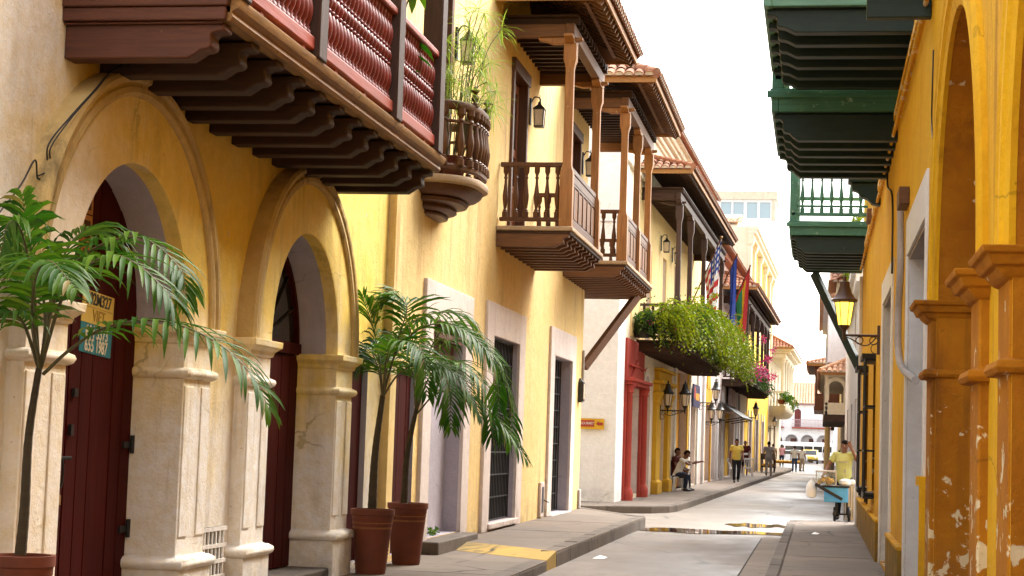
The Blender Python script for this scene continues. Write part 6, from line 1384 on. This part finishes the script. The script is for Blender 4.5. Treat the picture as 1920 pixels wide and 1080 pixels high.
# hanging ferns of the corner house
FG = 'plants hanging from the fern balcony'
FL = [(1.9, .35, 4.75, .5, 'dark leafy shrub hanging at the wall end of the fern balcony, above the red doorway', 'ferndark'), (1.7, .95, 4.85, .55, 'yellow-green fern hanging off the outer near corner of the fern balcony', 'fern'), (2.9, 1.25, 4.9, .55, 'dark bushy shrub at the near end of the fern balcony', 'ferndark'), (4.6, 1.3, 5.0, .6, 'leafy yellow-green plant between the near corner and the first post of the fern balcony', 'fern'), (6.6, 1.35, 4.95, .65, 'fern spilling over the rail beside the first balcony post', 'fern'), (8.9, 1.35, 4.8, .65, 'dark dense shrub in the middle of the fern balcony', 'ferndark'), (11.0, 1.45, 4.85, .8, 'largest bright yellow-green fern cascading from the middle of the balcony', 'fern'), (13.6, 1.45, 4.8, .8, 'bright cascading fern under the striped flag', 'fern'), (16.4, 1.4, 4.6, .75, 'hanging fern with long trails below the blue flag', 'fern'), (18.8, 1.35, 4.7, .6, 'yellowish fern at the far end beside the red flag', 'fern')]
for v, x, z, r, lb, mt in FL:
    v = 1.7 + (v - 1.7) * .84
    t = thing('balcony_plant', lb, 'plant', b2(v, x, z - .45), -PA, FG); t.rotation_euler = (0, 0, -PA)
    MB().lathe([(.2, 0), (.26, .3), (.25, .3)], (-.12, 0, .05), 12).build('planter', M['black'], t)
    m = MB(); leaf_cloud(m, (0, 0, .45), (r * .66, r * 1.4, r * .72), 620, .12, rg, .3); strands(m, (0, 0, .45), (r * .5, r * 1.3, r * .45), 190 if mt == 'fern' else 90, 1.15 if mt == 'fern' else .8, rg, .085)
    m.build('foliage', M[mt], t, ang=0, recalc=False)
    f = MB()
    for i in range(5): leaf_cloud(f, (rg.uniform(0, .5) * r, rg.uniform(-1, 1) * r, .3 + rg.uniform(-.3, .9) * r), (.07, .07, .06), 9, .075, rg)
    f.build('flower', M['bract'], t, ang=0, recalc=False)
FG = 'bougainvilleas on the pink house balcony'
for i, (v, lb) in enumerate(((33.6, 'bougainvillea with pink flowers at the near end of the far dark balcony'), (38.5, 'bougainvillea over the dark leaves below the second post of the far balcony'), (43.5, 'tall bougainvillea with bright magenta clusters by the middle posts'), (49.5, 'magenta bougainvillea at the far end post of the balcony'))):
    t = thing('bougainvillea', lb, 'plant', b2(v, .85, 4.45), -PA, FG); t.rotation_euler = (0, 0, -PA)
    m = MB(); leaf_cloud(m, (0, 0, .35), (.35, 1.7, .45), 320, .13, rg, .2); strands(m, (.1, 0, .3), (.25, 1.5, .25), 20, .7, rg, .1); m.build('foliage', M['ferndark'], t, ang=0, recalc=False)
    m = MB()
    for k in range(6): leaf_cloud(m, (rg.uniform(.2, .6), -1.7 + .68 * k, rg.choice((.1, .5, .7, 1.0, 1.5, 2.3) if i > 1 else (.0, .3, .5, .8))), (.2, .35, .22), 34, .14, rg)
    m.build('flower', M['bract'], t, ang=0, recalc=False); MB().lathe([(.2, 0), (.26, .3), (.25, .3)], (-.15, 0, .05), 10).build('planter', M['terracotta'], t)
t = thing('climbing_plant', 'green climber hanging off the cream columned balcony', 'plant', b2(74.6, .95, 4.5), -PA); m = MB(); leaf_cloud(m, (.15, 0, .5), (.25, .9, .4), 260, .16, rg, .3); strands(m, (.2, 0, .3), (.2, .8, .2), 26, 1.0, rg, .14); m.build('foliage', M['palm'], t, ang=0, recalc=False); MB().lathe([(.2, 0), (.3, .3), (.28, .3)], (-.1, 0, 0), 10).build('planter', M['terracotta'], t)
t = thing('roof_garden_shrub', 'pale green shrub growing on the terrace of the white house behind the lit lamp', 'plant', (.85, 51, 6.2)); m = MB(); leaf_cloud(m, (.3, 0, .6), (.5, 1.4, .7), 700, .16, rg, .2); m.build('foliage', M['fern'], t, ang=0, recalc=False); MB().tube([(.3, 0, 0), (.3, 0, .6)], .04, 6).build('stem', M['palmstem'], t)
t = thing('roof_garden_shrub', 'upper pale shrub nearest the green strut on the white house terrace', 'plant', (1.0, 46, 6.2)); m = MB(); leaf_cloud(m, (.0, 0, 1.1), (.35, 1.0, .45), 500, .14, rg, .2); m.build('foliage', M['fern'], t, ang=0, recalc=False); MB().tube([(0, 0, 0), (0, 0, 1.0)], .04, 6).build('stem', M['palmstem'], t)
t = thing('weed', 'small green weed growing at the foot of the blocked doorway', 'weed', (-5.0, 23.0, .29)); m = MB(); leaf_cloud(m, (0, 0, .05), (.05, .3, .05), 60, .07, rg); m.build('foliage', M['palm'], t, ang=0, recalc=False)
# ================================================================== CAMERA AND LIGHT
cam = bpy.data.cameras.new('camera'); co = bpy.data.objects.new('camera', cam); col.objects.link(co)
cam.sensor_width = 36; cam.lens = 36 * 3300 / 1920; cam.clip_end = 3000; cam.clip_start = .1
roll, pitch, yaw = R(1.9), R(4.8987), R(9.978)
fwd = Vector((-sin(yaw) * cos(pitch), cos(yaw) * cos(pitch), sin(pitch))); r0 = Vector((cos(yaw), sin(yaw), 0)); u0 = r0.cross(fwd)
rt = r0 * cos(roll) + u0 * sin(roll); up = u0 * cos(roll) - r0 * sin(roll)
co.matrix_world = Matrix(((rt.x, up.x, -fwd.x, 0), (rt.y, up.y, -fwd.y, 0), (rt.z, up.z, -fwd.z, 1.6), (0, 0, 0, 1)))
scene.camera = co
w = bpy.data.worlds.new('World'); scene.world = w; w.use_nodes = True; nt = w.node_tree
EL, AZ = R(47), R(32)          # sun high over the far end of the street
sk = nt.nodes.new('ShaderNodeTexSky'); sk.sky_type = 'NISHITA'; sk.sun_disc = False; sk.sun_elevation = EL; sk.sun_rotation = AZ; sk.dust_density = 3; sk.air_density = 1.6; sk.ozone_density = 1
hs = nt.nodes.new('ShaderNodeHueSaturation'); hs.inputs['Saturation'].default_value = .34; hs.inputs['Value'].default_value = 1
nt.links.new(sk.outputs[0], hs.inputs['Color'])
tn = nt.nodes.new('ShaderNodeMix'); tn.data_type = 'RGBA'; tn.blend_type = 'MULTIPLY'; tn.inputs[0].default_value = 1; tn.inputs[7].default_value = (1.0, 1.0, 1.0, 1); nt.links.new(hs.outputs[0], tn.inputs[6])
bg = nt.nodes['Background']; nt.links.new(tn.outputs[2], bg.inputs[0]); bg.inputs[1].default_value = .12
sl = bpy.data.lights.new('sun', 'SUN'); so = bpy.data.objects.new('sun', sl); col.objects.link(so); sl.energy = 1.4; sl.angle = R(42); sl.color = (1, .95, .87)
sd = Vector((sin(AZ) * cos(EL), cos(AZ) * cos(EL), sin(EL))); so.rotation_euler = sd.to_track_quat('Z', 'Y').to_euler(); so.location = (0, 20, 40)
scene.view_settings.view_transform = 'Standard'; scene.view_settings.look = 'None'; scene.view_settings.exposure = 2.42; scene.view_settings.gamma = 1
scene.render.resolution_x = 1024; scene.render.resolution_y = 576
scene.render.engine = 'CYCLES'
